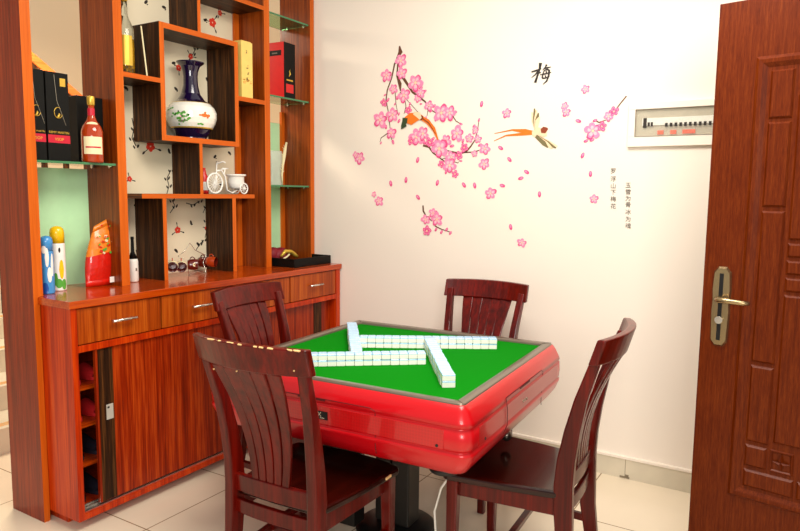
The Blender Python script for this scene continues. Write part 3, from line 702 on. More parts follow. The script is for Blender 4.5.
# ------------------------------------------------------------------ shoes in the open gap
def shoe(name, lab, x, y, z, mt, rz, slipper, cat='shoe'):
    t = thing(name, lab, cat, (x, y, z), rz)
    ol = [(.034*(1 + .25*math.sin(a))*math.cos(a), .115*math.sin(a)) for a in [2*PI*k/20 for k in range(20)]]
    MB().prism(ol, 0, .016).build('sole', mt, t, bevel=.003)
    R = []
    for k in range(7):
        v = k/6; y_ = (.0 if slipper else -.10) + v*((.095 if slipper else .195)); wd = .036*(1 - .35*v*v); hh_ = (.05 if slipper else .065)*(1 - .55*v)
        R.append([(wd*math.cos(PI*i/8), y_, .012 + hh_*math.sin(PI*i/8)) for i in range(9)])
    MB().loft(R, closed=False).build('upper', mt, t)
for (z, mt, sl, nm, lab1, lab2) in ((.5855, 'slip', True, 'slipper', 'red slipper nearest the gap edge on the top shoe shelf', 'red slipper further in on the top shoe shelf'), (.4255, 'slip', True, 'slipper', 'red slipper nearest the gap edge on the second shoe shelf', 'red slipper further in on the second shoe shelf'),
                               (.2555, 'shoe', False, 'shoe', 'dark shoe nearest the gap edge on the third shoe shelf', 'dark shoe further in on the third shoe shelf'), (.0725, 'shoe', False, 'shoe', 'dark shoe nearest the gap edge on the cabinet bottom', 'dark shoe further in on the cabinet bottom')):
    shoe(nm, lab1, -2.66, 1.60, z, mt, -PI/2, sl, nm); shoe(nm, lab2, -2.665, 1.70, z, mt, -PI/2, sl, nm)

# ------------------------------------------------------------------ mahjong table
TC = Vector((-1.392, 2.266, 0)); TR = math.radians(3); HW = .502; HD = .496
tb = thing('mahjong_table', 'square automatic mahjong table with red body and green felt top', 'table', TC, TR)
def rsq(hw, hd, r, z, n=6):
    P = []
    for cx, cy, a0 in ((hw - r, hd - r, 0), (-hw + r, hd - r, PI/2), (-hw + r, -hd + r, PI), (hw - r, -hd + r, 3*PI/2)):
        for k in range(n + 1): a = a0 + PI/2*k/n; P.append((cx + r*math.cos(a), cy + r*math.sin(a), z))
    return P
def prof_table(pts, cap): 
    m = MB(); m.loft([rsq(HW + o, HD + o, max(.004, rr), z) for o, z, rr in pts], cap=False); m._f([m.bm.verts.new(p) for p in rsq(HW + pts[0][0], HD + pts[0][0], pts[0][2], pts[0][1])]); return m
body = [(-.10, .506, .03), (-.020, .514, .035), (.000, .526, .035), (.022, .560, .04), (.034, .590, .045), (.035, .602, .045), (.029, .604, .045), (.029, .610, .045), (.034, .612, .045), (.036, .640, .045), (.034, .676, .045), (.029, .679, .045), (.029, .685, .045), (.035, .687, .045), (.031, .702, .045), (.018, .730, .035), (.005, .746, .018), (-.002, .7495, .012), (-.010, .7495, .012)]
prof_table(body, True).build('red_body', 'red', tb)
fr = MB(); R = [rsq(HW + o, HD + o, rr, z) for o, z, rr in ((.0, .744, .018), (.0, .752, .018), (-.004, .755, .016), (-.034, .7535, .006), (-.037, .7505, .004), (-.037, .742, .004))]
fr.loft(R, cap=False); fr.build('grey_rim', 'grey', tb)
mb = MB()
for sx_, sy_ in ((1, 1), (1, -1), (-1, 1), (-1, -1)): mb.bar([(sx_*(HW - .037), sy_*(HD - .037), .7537), (sx_*(HW - .006), sy_*(HD - .006), .7553)], .0012, .0012)
mb.build('mitre_joint', 'black', tb)
MB().box((-HW + .0368, -HD + .0368, .735), (HW - .0368, HD - .0368, .7425)).build('felt_top', 'felt', tb)
# side drawers: honeycomb panels on four sides
for k in range(4):
    an = k * PI/2; hd = HD if k % 2 == 0 else HW
    Rm = Matrix.Rotation(an, 3, 'Z')
    def tr(m_):
        for v in m_.bm.verts: v.co = Rm @ v.co
        return m_
    y = -hd - .0395
    m_ = MB(); m_.box((-.452, y + .0028, .614), (.452, y + .010, .675)); tr(m_).build('honeycomb_band', 'hex', tb)
    x0, x1 = (-.22, .205) if k == 0 else (-.20, .24)
    m_ = MB(); path = [(x0, .700), (x1 - .02, .700), (x1, .690), (x1, .565), (x1 + .004, .550)]
    P3 = []
    for (xx, zz) in path:
        off = .0335 if zz > .68 else (.03 if zz < .6 else .0405)
        P3.append((xx, -hd - off, zz))
    m_.tube(P3, .0013, 5)
    m_.tube([(x0, -hd - .0335, .700), (x0, -hd - .0405, .66), (x0, -hd - .0405, .605), (x0, -hd - .028, .575), (x0, -hd - .014, .552)], .0013, 5)
    m_.tube([(x0, -hd - .014, .552), (x1 + .004, -hd - .014, .552)], .0013, 5)
    tr(m_).build('drawer_seam', 'redd', tb)
    m_ = MB(); m_.box(((x0 + x1)/2 - .07 - (.03 if k == 0 else .0), y + .004, .693), ((x0 + x1)/2 + .045 - (.03 if k == 0 else 0), y + .012, .699)); tr(m_).build('finger_slot', 'redd', tb)
    if k == 0:
        m_ = MB(); m_.box((-.052, y + .0005, .630), (.020, y + .004, .658)); q_ = tr(m_).build('black_badge', 'black', tb)
        m_ = MB(); m_.text('PX', .024, (-.018, y - .0005, .646), (1, 0, 0), (0, 0, 1), .0003); m_.box((-.010, y - .0006, .6345), (.008, y + .0006, .6365)); tr(m_).build('badge_lettering', 'chrome', q_)
    if k == 1:
        m_ = MB(); cpts = [(-.03 + .006*i, y + .0016, .640 + .007*math.sin(i*1.9) + (.006 if i == 0 else 0)) for i in range(11)]
        m_.tube(cpts, .0016, 5); tr(m_).build('script_badge', 'chrome', tb)
    m_ = MB()
    for xx in ((.430,) if k == 0 else ((-.40,) if k == 1 else (-.4,))): m_.tube([(xx, y + .006, .622), (xx, y + .001, .622)], .005, 12)
    tr(m_).build('screw_hole', 'black', tb)
# pedestal
MB().loft([rsq(.30, .30, .06, .470), rsq(.34, .34, .06, .506)]).build('underside_pan', 'black', tb)
MB().lathe([(.17, 0), (.17, .010), (.155, .022), (.10, .034), (.08, .04)], n=40).build('round_foot', 'black', tb)
MB().box((-.075, -.05, .04), (-.005, .05, .48)).box((.005, -.055, .04), (.085, .045, .48)).build('column', 'steel', tb, bevel=.006)
MB().box((-.13, -.13, .44), (.13, .13, .472)).build('mounting_bracket', 'black', tb, bevel=.006)
MB().lathe([(.034, .415), (.038, .419), (.038, .432), (.034, .436)], (.075, -.13, 0), 24).build('bright_disc', 'chrome', tb)
MB().box((-.29, -.12, .0), (-.25, -.08, .472)).box((-.23, -.14, .03), (-.12, -.06, .472)).build('support_leg', 'steel', tb, bevel=.004)
MB().lathe([(.05, .486), (.055, .494), (.055, .506), (.04, .51)], (.40, -.40, 0), 20).build('levelling_pad', 'black', tb)
MB().sphere((.462, .03, .478), .022).lathe([(.010, .495), (.010, .52)], (.462, .03, 0), 10).build('hanging_knob', 'chromed', tb)
cd = MB().tube([TC + Vector(q) for q in ((.42, -.30, .495), (.40, -.28, .44), (.345, -.26, .36), (.315, -.25, .26), (.325, -.25, .14), (.33, -.22, .03), (.30, -.14, .006), (.22, -.06, .006))], .0045, 8).build('power_cable', 'wax', None, True)
tag(cd, 'white power cable hanging from the mahjong table to the floor', 'cable')

# ------------------------------------------------------------------ mahjong tiles
TZ = .7428; TW, TD, TH = .0345, .046, .0232
def tile_mesh():
    m_ = MB(); a = [(-TW/2 + .0006, -TD/2), (TW/2 - .0006, TD/2)]
    def lay(z0, z1, mi, b0, b1):
        m_.mat(mi); w2, d2 = TW/2 - .0005, TD/2
        def rr(o, z): return [(x, y, z) for x, y, _ in rsq2(w2 - o, d2 - o, .004, z)]
        return [rr(b0, z0), rr(b1, z1)]
    def rsq2(hw, hd, r, z):
        P = []
        for cx, cy, a0 in ((hw - r, hd - r, 0), (-hw + r, hd - r, PI/2), (-hw + r, -hd + r, PI), (hw - r, -hd + r, 3*PI/2)):
            for k in range(4): an = a0 + PI/2*k/3; P.append((cx + r*math.cos(an), cy + r*math.sin(an), z))
        return P
    w2, d2 = TW/2 - .0004, TD/2
    R = [(.0015, 0), (0, .0015), (0, .0180)]
    R2 = [(0, .0180), (0, .0212), (.002, TH)]
    m_.mat(0); m_.loft([rsq2(w2 - o, d2 - o, .003, z) for o, z in R], cap=False, smooth=False); m_._f([m_.bm.verts.new(p) for p in rsq2(w2 - .0015, d2 - .0015, .003, 0)])
    m_.mat(1); m_.loft([rsq2(w2 - o, d2 - o, .003, z) for o, z in R2], cap=False, smooth=False); m_._f([m_.bm.verts.new(p) for p in rsq2(w2 - .002, d2 - .002, .003, TH)])
    return m_
first = tile_mesh().build('mahjong_tile', ['white', 'blue'])
used = False
def wallrow(pa, pb, n, side, where, dup=[0]):
    """pa->pb along the front bottom edge; side = +1 puts depth to the left of pa->pb"""
    global used
    a, b_ = Vector((pa.x, pa.y, 0)), Vector((pb.x, pb.y, 0)); d = (b_ - a).normalized(); nrm = Vector((-d.y, d.x, 0)) * side
    for lay in (0, 1):
        for k in range(n):
            c = a + d * (TW*(k + .5)) + nrm * (TD/2 + random.uniform(-.0012, .0012))
            o = first if not used else first.copy()
            if used: COL.objects.link(o)
            used = True
            o.location = (c.x, c.y, TZ + TH * lay + .0001*lay); o.rotation_euler = (0, 0, math.atan2(d.y, d.x) + random.uniform(-.006, .006))
            tag(o, 'blue-backed mahjong tile, %s layer of the %s' % (('lower', 'upper')[lay], where), 'mahjong tile', 'mahjong tiles, %s layer of the %s' % (('lower', 'upper')[lay], where))
Z = TZ
e1 = px(426, 364.6, 2, Z); s1 = px(320, 366.7, 2, Z); d = (s1 - e1).normalized()
wallrow(e1, s1, 17, -1, 'row nearest the front chair')
q1 = px(361, 347.8, 2, Z); q2 = px(497, 349.4, 2, Z); 
wallrow(q2, q1, 17, -1, 'row nearest the far chair')
u1 = px(455.4, 374.6, 2, Z + 2*TH); u0 = px(434.6, 337.4, 2, Z + 2*TH)
ddu = Vector((u0.x - u1.x, u0.y - u1.y, 0)).normalized()
wallrow(u1, u0, 17, 1, 'row ending nearest the right front corner')
v0 = px(362.5, 351.2, 2, Z + 2*TH); v1 = px(356.8, 323, 2, Z + 2*TH)
wallrow(v0 + Vector((0, 0, 0)), v1, 17, 1, 'row at the left rear corner')

# ------------------------------------------------------------------ chairs
def arc(x, depth=.048): return -depth * (1 - (x/.225)**2)
def make_chair(label, chips=False):
    t = thing('dining_chair', label, 'chair', (0,0,0))
    # seat
    ol = []
    for k in range(11): x = -.225 + .45*k/10; ol.append((x, .252 + .030*(1 - (x/.225)**2)))
    ol += [(.234, .232), (.212, .02), (.184, -.150), (.176, -.162), (-.176, -.162), (-.184, -.150), (-.212, .02), (-.234, .232)]
    MB().prism(ol[::-1], .406, .434).build('seat', 'seat', t, bevel=.009, seg=3)
    MB().box((-.185, .215, .345), (.185, .237, .407)).bar([(-.166, -.14, .376), (-.188, .215, .376)], .018, .062).bar([(.166, -.14, .376), (.188, .215, .376)], .018, .062).build('apron', 'chair', t, bevel=.002)
    zs = [0, .12, .25, .37, .45, .54, .64, .75, .86, .915]
    ys = [-.212, -.186, -.168, -.160, -.158, -.164, -.180, -.205, -.240, -.258]
    xs = [.176, .172, .169, .168, .168, .168, .171, .178, .187, .191]
    for sx in (-1, 1):
        MB().bar([(sx*x, y, z) for x, y, z in zip(xs, ys, zs)], [.030, .032, .034, .036, .036, .035, .034, .033, .033, .033], [.040, .046, .054, .062, .062, .058, .050, .040, .032, .028]).build('back_post', 'chair', t, bevel=.005)
        MB().bar([(sx*.200, .222, 0), (sx*.200, .222, .20), (sx*.198, .220, .406)], [.030, .036, .042], [.030, .036, .042]).build('front_leg', 'chair', t, bevel=.004)
        MB().bar([(sx*.170, -.165, .194), (sx*.196, .205, .194)], .020, .028).build('side_stretcher', 'chair', t, bevel=.003)
    MB().box((-.176, .03, .184), (.176, .052, .206)).build('cross_stretcher', 'chair', t, bevel=.003)
    def rail(z0, z1, yb, yt, hw, th, name, dep=.048):
        R = []
        for k in range(13):
            x = -hw + 2*hw*k/12; a_ = arc(x*.225/hw, dep); h_ = .004*(1 - (x/hw)**2)
            R.append([(x, yb + a_ - th/2, z0), (x, yb + a_ + th/2, z0), (x, yt + a_ + th/2, z1 + h_), (x, yt + a_ - th/2, z1 + h_)])
        m_ = MB(); m_.loft(R, smooth=False); return m_
    hr = rail(.876, .960, -.242, -.268, .2205, .028, 'r').build('top_rail', 'chair', t, bevel=.005)
    if chips:
        m_ = MB()
        for k in range(15):
            x = random.uniform(-.13, .205) if k > 6 else random.uniform(.09, .205); a_ = arc(x)
            m_.obox((x, -.281 + a_ + random.uniform(-.0, .004), 0.9608 + .004*(1-(x/.2145)**2) - .0022), (random.uniform(.006, .024), .004, .003), (.5, 0, 0))
        for (x, z) in ((.0, .88), (-.10, .87), (.185, .90)): m_.obox((x, -.260 + arc(x) - .0125, z), (.003, .004, .004), (0, 0, 0))
        m_.build('chipped_edge', 'chip', hr)
        MB().obox((.2325, .165, .4255), (.006, .036, .009), (0, 0, .03)).build('chipped_edge', 'chip', t, bevel=.002)
    rail(.425, .482, -.160, -.164, .156, .020, 'r', .012).build('lower_rail', 'chair', t, bevel=.003)
    rail(.350, .395, -.162, -.162, .156, .018, 'r', .012).build('lower_rail', 'chair', t, bevel=.003)
    for k in range(5):
        u = (k - 2) / 2
        P_, Wd = [], []
        for j in range(11):
            v = j/10; z = .476 + v*(.880 - .476); x = u*(.060 + .044*v)
            y = -.164 + (-.011 - .037*v)*(1 - (x/.225)**2) - .083*v**1.7 + .016*math.sin(v*PI)
            P_.append((x, y, z)); Wd.append(.027 + .026*v**1.3 + (.003 if v > .72 else 0))
        MB().bar(P_, Wd, .011).build('slat', 'chair', t, bevel=.003)
    return t
def place(t, rail_c, rz):
    """put the chair so its top rail centre stands over rail_c"""
    off = Matrix.Rotation(rz, 3, 'Z') @ Vector((0, -.268, 0)); t.location = (rail_c[0] - off.x, rail_c[1] - off.y, 0); t.rotation_euler = (0, 0, rz)
ch = make_chair('dark mahogany chair nearest the camera with chipped top rail', True); place(ch, (-1.388, 1.412), math.radians(2.2))
proto = make_chair('dark mahogany chair right of the table, seen side-on before the white wall'); place(proto, (-.522, 2.235), math.radians(90 + 3))
c2 = copy_tree(proto); c2['label'] = 'dark mahogany chair between the shoe cabinet and the table'; place(c2, (-2.20, 2.235), math.radians(-90 + 1))
c3 = copy_tree(proto); c3['label'] = 'dark mahogany chair behind the far side of the table'; place(c3, (-1.36, 3.06), math.radians(180 + 2))
for c_ in (ch, proto, c2, c3): c_['group'] = 'dining chairs around the mahjong table'

# ------------------------------------------------------------------ fuse box on the wall
A = px(630, 104, 1, WY); B = px(630, 147.2, 1, WY); x0, x1 = A.x, A.x + .52; z1, z0 = A.z, B.z
fb = thing('fuse_box', 'cream recessed fuse box with a clear cover on the back wall', 'fuse box', ((x0 + x1)/2, WY - .001, (z0 + z1)/2))
ia = px(636, 109.7, 1, WY - .02); ib = px(636, 136.8, 1, WY - .02); ix0, iz1, iz0 = ia.x, ia.z, ib.z; ix1 = x1 - (ix0 - x0)
m_ = MB(); Yf = WY - .020
for a, b_ in (((x0, iz1), (x1, z1)), ((x0, z0), (x1, iz0)), ((x0, iz0), (ix0, iz1)), ((ix1, iz0), (x1, iz1))): m_.box((a[0], Yf, a[1]), (b_[0], WY - .0008, b_[1]))
m_.build('housing', 'wall', fb, True, bevel=.0015)
m_ = MB(); m_.box((ix0, WY - .006, iz0), (ix1, WY - .001, iz1)); m_.build('backplate', 'boxin', fb, True)
m_ = MB(); m_.bar([(ix0, Yf - .0005, iz1), (ix1, Yf - .0005, iz1)], .002, .002, Vector((0,1,0))).bar([(ix0, Yf - .0005, iz0), (ix1, Yf - .0005, iz0)], .002, .002, Vector((0,1,0))).bar([(ix0, Yf - .0005, iz0), (ix0, Yf - .0005, iz1)], .003, .003, Vector((0,1,0))); m_.build('window_edge', 'inkl', fb, True)
zm = (iz0 + iz1)/2
MB().box((ix0 + .03, WY - .013, zm - .012), (ix1 - .01, WY - .006, zm + .022)).build('switch_rail', 'wax', fb, True)
MB().box((ix0 + .035, WY - .018, zm - .022), (ix0 + .05, WY - .0055, zm + .022)).build('main_breaker', 'ink', fb, True)
for k in range(2): MB().box((ix0 + .055 + .014*k, WY - .018, zm - .016), (ix0 + .064 + .014*k, WY - .0055, zm + .002)).build('breaker', 'ink', fb, True)
for k in range(16): MB().box((ix0 + .132 + .0205*k, WY - .018, zm - .020), (ix0 + .143 + .0205*k, WY - .0055, zm - .004)).build('breaker', 'ink', fb, True)
for (a, b_) in ((.10, .126), (.156, .182), (.208, .262), (.336, .366), (.40, .44)): MB().box((ix0 + a, WY - .0155, iz0 + .008), (ix0 + b_, WY - .006, iz0 + .026)).build('red_label', 'label', fb, True)
MB().box((ix0 + .001, Yf + .003, iz0 + .001), (ix1 - .001, Yf + .0045, iz1 - .001)).build('clear_cover', 'cover', fb, True)

# ------------------------------------------------------------------ wall stickers
DY = WY - .0012
def D(x, y, lay=0):
    q = px(x, y, 1, DY); return Vector((q.x, DY - .0003*lay, q.z))
PS = mpp(px(470, 130, 1, DY))
def psz(x): return mpp(px(x, 130, 1, DY))
def dpoly(mb, pts, mat): mb.mat(mat); mb.poly(pts)
def blossom(mb, x, y, r, deep=False, lay=3, spin=None):
    c = D(x, y); s = psz(x) * r * 1.06; s0 = random.uniform(0, 1.2) if spin is None else spin
    for k in range(5):
        a = s0 + k*2*PI/5 + random.uniform(-.12, .12); yy = DY - .0003*(lay + (k % 2)*.4 + k*.05); g = random.uniform(.86, 1.1)
        for (dist, rad, mt, oo) in ((.58, .46, 1 if deep or k % 3 == 0 else 0, 0), (.50, .34, 0, .2), (.40, .22, 2 if not deep else 1, .5)):
            cx, cz = c.x + s*dist*g*math.cos(a), c.z + s*dist*g*math.sin(a)
            pts = circ(cx, cz, s*rad*g, 11, .86, a)
            pts = [(cx + (p - cx)*random.uniform(.86, 1.1), cz + (q - cz)*random.uniform(.86, 1.1)) for p, q in pts]
            dpoly(mb, [(p, yy - .0001*oo, q) for p, q in pts], mt)
    yy = DY - .0003*(lay + 1)
    dpoly(mb, [(p, yy, q) for p, q in circ(c.x, c.z, s*.17, 8)], 3)
    for k in range(8):
        a = s0 + .4 + k*.8; L_ = random.uniform(.34, .6); h = .22/L_*.3
        dpoly(mb, [(c.x + s*.12*math.cos(a+h), yy - .0001, c.z + s*.12*math.sin(a+h)), (c.x + s*.12*math.cos(a-h), yy - .0001, c.z + s*.12*math.sin(a-h)), (c.x + s*L_*math.cos(a), yy - .0001, c.z + s*L_*math.sin(a))], 1 if k % 2 else 3)
BM_ = ['pk1', 'pk2', 'pk3', 'peach']
def ribbon(mb, pts, ws, mat, lay=1):
    P_ = [D(*p, lay) for p in pts]; n = len(P_); L_, R_ = [], []
    for i in range(n):
        d = (P_[min(i+1, n-1)] - P_[max(i-1, 0)]).normalized(); nn = Vector((-d.z, 0, d.x)); w_ = (ws[i] if isinstance(ws, (list, tuple)) else ws) * psz(pts[i][0]) / 2
        L_.append(P_[i] + nn*w_); R_.append(P_[i] - nn*w_)
    for i in range(n-1): dpoly(mb, [L_[i], L_[i+1], R_[i+1], R_[i]], mat)
def bud(mb, x, y, r, rot=0, lay=2, m1=1, m2=0):
    c = D(x, y); s = psz(x)*r
    dpoly(mb, [(p, DY - .0003*lay, q) for p, q in circ(c.x, c.z, s, 9, .55, rot)], m1)
    dpoly(mb, [(p, DY - .0003*lay - .0001, q) for p, q in circ(c.x + s*.25*math.cos(rot), c.z + s*.25*math.sin(rot), s*.6, 8, .5, rot)], m2)
anc = D(430, 178)
br_ = thing('blossom_branch_decal', 'large pink plum blossom branch sticker on the back wall', 'wall sticker', anc)
def BR(pts, ws, par=None):
    m_ = MB(); ribbon(m_, pts, ws, 0); m_.build('branch', 'twig', par or br_, True)
BR([(399.5, 46), (400.5, 52), (398, 57), (394.8, 64)], [1.5, 5, 3, 1.6])
BR([(394.8, 63), (391.8, 77.7), (387.3, 90), (386, 100.5), (388, 110), (390, 127), (391.5, 140)], [1.8, 1.4, 1.4, 1.2, 1, .8, .7])
BR([(399, 56), (397.6, 66.3), (397, 75.6), (400, 84), (400.5, 91)], [2.5, 1.6, 2, 4, 1.2])
BR([(402, 76), (406, 82), (412.5, 92.2), (425, 101.5), (431, 109.8), (436, 113)], [3, 2.8, 2, 1.6, 1.2, 1])
BR([(425, 101.5), (428, 110), (427, 116)], [1, .8, .6])
BR([(423, 145.5), (429, 147), (433, 152.8), (440, 158), (447, 163)], [1.8, 2, 1.4, 1.2, 1])
BR([(445, 150), (452, 151.8), (460, 153.5), (466, 151.8), (470.6, 146.6), (475, 140), (477.6, 130), (479, 120)], [1, 1.6, 1.8, 1.8, 1.6, 1.2, .9, .7])
BR([(464, 152.5), (474, 152), (483, 149)], [1.2, 1.2, .8])
BR([(450, 112), (456, 121), (461, 124)], [1.2, 1, .7]); BR([(400, 92), (408.4, 101.5), (418.8, 113), (424, 122)], [.8, .6, .6, .5])
BR([(388, 133), (381, 138), (380, 142)], [1, .8, .5]); BR([(441, 160), (444, 158), (458, 163), (460, 160)], [.8, .8, .8, .4])
BR([(404, 96), (406, 106), (404, 114)], [1, .8, .6]); BR([(395, 90), (396, 104), (398, 114)], [.8, .7, .5])
bl = [(401, 60.7, 6.4), (386.6, 75.6, 6), (402, 73.5, 5.8), (415.6, 82.8, 8.8), (393.5, 89, 4.8), (404, 95.3, 6.8), (384, 102.5, 4, 1), (380.4, 120, 8.2), (392.8, 115, 6.8), (391.4, 133, 5.6), (408.4, 110, 4, 1), (417.7, 98.4, 4.2), (429, 105.6, 5), (441.5, 113, 9.2), (449.8, 113, 7.2), (416.7, 137, 8.4), (423, 133.6, 7.2), (457, 133.6, 7.6), (475.7, 130.5, 4), (469.5, 138.5, 4.6), (445.7, 140.4, 6.2), (411.5, 141, 4, 1), (430, 142.4, 5, 1), (439.5, 148.6, 9.8), (464.4, 147.6, 4.5, 1), (459, 155, 4.5, 1), (478, 139.3, 4.2), (485, 148.6, 5.6), (474.7, 153.8, 3.6), (450, 165.2, 8.2), (441.5, 164.2, 3.6, 1), (455, 174, 4.2, 1), (451.5, 157, 6.2), (421, 93, 5)]
for i, q in enumerate(bl):
    m_ = MB(); blossom(m_, q[0], q[1], q[2], len(q) > 3, lay=3 + (i % 5)*1.6); m_.build('blossom', BM_, br_, True)
for (x, y, r, a) in ((393, 142, 2.6, -1.2), (381, 143, 1.6, 1), (399, 114, 1.8, 1.2), (395, 104, 1.6, 1), (426, 118, 1.8, 1.4), (431, 111, 2, .5), (421, 104, 1.6, 0), (461, 124, 2, -.4), (458, 127, 1.6, 1), (479, 120, 2, 1.2), (474, 126, 2, .8), (461, 161, 1.6, 0), (425, 91, 2, .3), (385, 95, 1.6, .5), (388, 100, 2.4, .9), (397, 98, 2.2, 1.9), (421, 88, 2.4, .2), (434, 106, 2.4, .6), (436, 119, 2.6, 1.2), (455, 112, 2.6, 0), (463, 141, 2.4, 1.2), (452, 146, 2.6, .2), (433, 139, 2.6, .8), (386, 127, 2.4, 1.6), (399, 121, 2.4, 1), (424, 142, 2.8, 1.8), (446, 172, 2.4, 1.4), (480, 145, 2.4, .5), (410, 104, 1.8, 1)):
    m_ = MB(); bud(m_, x, y, r, a, 3); m_.build('bud', ['pk1', 'pk2'], br_, True)
m_ = MB()
ribbon(m_, [(406, 124), (403.5, 126), (401.5, 129)], [5, 4.5, 1], 1, 13)
c = D(411.5, 118.5)
ribbon(m_, [(405, 120), (411, 119), (419, 116.5), (423, 118)], [5, 12, 7, 4], 0, 14)
ribbon(m_, [(414, 113), (419, 115), (421, 119)], [3, 6, 3], 2, 15); ribbon(m_, [(405.5, 118), (405, 122), (402, 127)], [6, 6, 2], 1, 15)
ribbon(m_, [(420, 117), (428, 121.5), (434, 129), (438.5, 140)], [4, 4.5, 4, 1.2], 0, 14); ribbon(m_, [(422, 118), (429, 123), (436, 134)], [1.4, 1.2, .6], 3, 15)
m_.build('perched_bird', ['bor', 'bgreen', 'peach', 'brown2'], br_, True)
# lower sprig, right sprig
s2 = thing('blossom_sprig_decal', 'small pink blossom sprig sticker below the large branch', 'wall sticker', D(432, 237))
BR([(423, 205.5), (423.3, 211), (426, 216), (432, 221)], [1.6, 1.8, 1.3, 1], s2); BR([(435, 226), (441, 229), (450, 232)], [1.2, 1, .7], s2)
for i, q in enumerate(((433.3, 213, 4.6), (426, 219.5, 5.2), (437, 219.5, 7), (427, 231, 5.2, 1))): m_ = MB(); blossom(m_, q[0], q[1], q[2], len(q) > 3, 3 + i*1.6); m_.build('blossom', BM_, s2, True)
for (x, y) in ((436, 229.5), (441.5, 232), (446.7, 229.5), (450.5, 233)): m_ = MB(); bud(m_, x, y, 2.3, 1.0, 3); m_.build('bud', ['pk1', 'pk2'], s2, True)
s3 = thing('blossom_sprig_decal', 'pink blossom sprig sticker left of the fuse box', 'wall sticker', D(603, 144))
BR([(626.5, 96), (620, 104), (614, 112)], [1.3, 1.2, 1], s3); BR([(595, 120), (599, 122.5), (606, 120)], [1.2, 1.4, .9], s3)
for i, q in enumerate(((614, 111.5, 4.6, 1), (608.5, 116.3, 4.8), (593, 130.8, 8.6), (602, 126.5, 4.6, 1))): m_ = MB(); blossom(m_, q[0], q[1], q[2], len(q) > 3, 3 + i*1.6); m_.build('blossom', BM_, s3, True)
for (x, y) in ((595, 120.5), (586, 141), (592, 140)): m_ = MB(); bud(m_, x, y, 2.6, .4, 3); m_.build('bud', ['pk1', 'pk2'], s3, True)
# single blossoms
for (lab, qs) in (('blossom sticker highest left of the large branch, by the cabinet side', ((359.7, 158, 6), (356, 155, 3.4))), ('blossom pair sticker below left of the large branch', ((378.8, 201, 5.2), (374, 194.5, 3))),
                  ('single blossom sticker just under the branch tip', ((484.4, 164, 6),)), ('single blossom sticker below the branch tip, left of a falling petal', ((490.6, 193.5, 6),)),
                  ('single blossom sticker above the flying bird tail', ((507, 113, 4.8),)), ('single blossom sticker right of the ink character', ((585.7, 89.2, 4.2),)),
                  ('blossom pair sticker between the ink character and the right sprig', ((564.6, 106, 3.8), (566, 112, 4.4))), ('lowest single blossom sticker on the back wall', ((522, 242.6, 4.8),)),
                  ('single blossom sticker left of the vertical writing', ((594, 199, 4.8),))):
    m_ = MB()
    for i, q in enumerate(qs): blossom(m_, *q, lay=2 + 2*i)
    tag(m_.build('blossom_decal', BM_, None, True), lab, 'wall sticker', 'single blossom stickers')
# falling petals
for (x, y, a, lab) in ((417.7, 160, 1.3, 'under the middle of the large branch'), (390.8, 183.5, 1.8, 'leftmost on the wall'), (406, 180, 1.5, 'second from the left in the middle row'), (437.4, 182.8, 1.3, 'centred below the large branch'), (464, 185, 2.2, 'left of a close neighbour petal, below the branch tip'), (474.7, 185.5, 1.8, 'right of a close neighbour petal, below the branch tip'), (418, 197.3, 2.3, 'just above the small lower sprig'), (481.6, 104, 1.4, 'highest on the wall, above the branch tip'), (578.4, 121, 2.8, 'left of the right blossom sprig'), (500.7, 148, 2.6, 'below the tail of the flying bird'), (509.5, 159.5, 2.3, 'second below the tail of the flying bird'), (582.6, 155.5, 1.2, 'just below the right blossom sprig'), (526.6, 172, 2.6, 'upper of a close pair under the flying bird'), (520.8, 178.3, .3, 'lower of a close pair under the flying bird'), (502.4, 185.6, 2.9, 'right of the single blossom below the branch tip'), (539.5, 194.3, 1.6, 'alone in the middle of the blank wall'), (510.7, 227, 1.8, 'just above the lowest blossom'), (590.5, 174, 1.6, 'between the right sprig and the blossom by the writing')):
    m_ = MB(); bud(m_, x, y, 3.2, a, 2); tag(m_.build('petal_decal', ['pk1', 'pk2'], None, True), 'falling pink petal sticker ' + lab, 'wall sticker', 'falling petal stickers')
# flying bird
fb2 = thing('flying_bird_decal', 'flying bird sticker with long orange tail on the back wall', 'wall sticker', D(530, 147))
m_ = MB(); ribbon(m_, [(534, 133), (525, 131.2), (512, 130), (494.5, 133.5)], [4, 4.4, 1.6, .6], 0, 2); ribbon(m_, [(533, 133.5), (520, 134.3), (506, 135.5), (494, 141)], [2.6, 2.8, 1.4, .6], 0, 3); m_.build('tail', 'bor', fb2, True)
m_ = MB(); ribbon(m_, [(532, 133.5), (538, 133), (547, 132.5)], [4, 11, 7], 0, 4); ribbon(m_, [(541, 131), (544.5, 130), (548, 128.5)], [4, 7, 1.5], 1, 5); m_.build('body', ['peach', 'brown2'], fb2, True)
m_ = MB()
for k, (x, y) in enumerate(((532, 112), (534.5, 108.5), (536.5, 110), (538.5, 113), (539.5, 117))): ribbon(m_, [(536, 129), ((534.5 + x)/2 + .5, 121), (x, y)], [3.4, 4.6, 1.4], 0 if k % 2 else 1, 3 + k*.5)
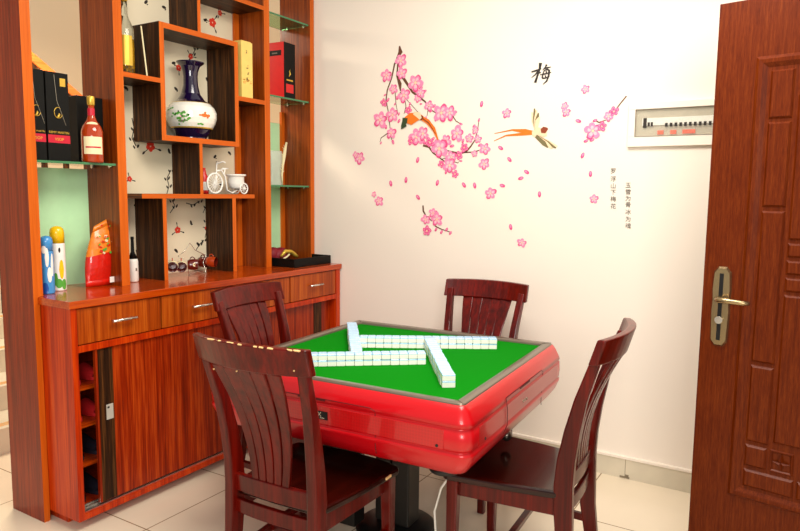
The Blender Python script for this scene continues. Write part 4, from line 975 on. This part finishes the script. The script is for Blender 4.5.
for k, (x, y) in enumerate(((557.5, 146.5), (556, 148), (552.5, 148.5), (548, 147.5))): ribbon(m_, [(536, 136), ((540 + x)/2, (137 + y)/2 + 1), (x, y)], [3.2, 4.4, 1.2], 0 if k % 2 else 1, 4 + k*.5)
m_.build('wings', ['olive', 'peach'], fb2, True)
# brush character and two columns of small writing
m_ = MB()
for k, (pts, ws) in enumerate((([(292, 62), (288, 90), (278, 122), (266, 158)], [4, 2.6, 2.4, 3.2]), ([(248, 106), (266, 101), (296, 90)], [1.6, 2.4, 1.4]), ([(282, 100), (268, 118), (248, 134)], [2.4, 1.8, .8]), ([(284, 104), (292, 112)], [1.2, 2.2]),
    ([(322, 70), (316, 82), (302, 98)], [2.6, 1.6, .8]), ([(308, 90), (324, 86), (342, 82)], [1.4, 2, 1]), ([(312, 96), (305, 112), (300, 136)], [1.4, 1.6, 2]), ([(300, 136), (314, 136), (336, 128)], [2, 1.6, 1]),
    ([(312, 98), (326, 94), (334, 98), (332, 122), (322, 150), (304, 166)], [1.2, 2, 2.6, 2.4, 2, .8]), ([(290, 120), (312, 116), (344, 108)], [1, 1.8, 1]), ([(318, 102), (322, 110)], [1.2, 2]), ([(314, 122), (318, 131)], [1.2, 2]))):
    ribbon(m_, [(480 + x/4.825, 50 + y/4.825) for x, y in pts], [q*.85 for q in ws], 0, 1 + k*.3)
tag(m_.build('calligraphy_decal', 'ink', None, True), 'large black brush character sticker high on the back wall', 'wall sticker')
for (x, ys, chs, lab) in ((613.2, (171.3, 179.3, 186.3, 192.6, 199.4, 206.6), '罗浮山下梅花', 'left column of small black vertical writing below the fuse box'), (628.1, (185.6, 192.3, 198.8, 205, 212.3, 219.4, 226.2), '玉雪为骨冰为魂', 'right column of small black vertical writing below the fuse box')):
    m_ = MB()
    for y, c_ in zip(ys, chs): m_.text(c_, 5.8*psz(x), D(x, y, 1), (1, 0, 0), (0, 0, 1), .0003)
    tag(m_.build('verse_decal', 'inkv', None, True), lab, 'wall sticker')
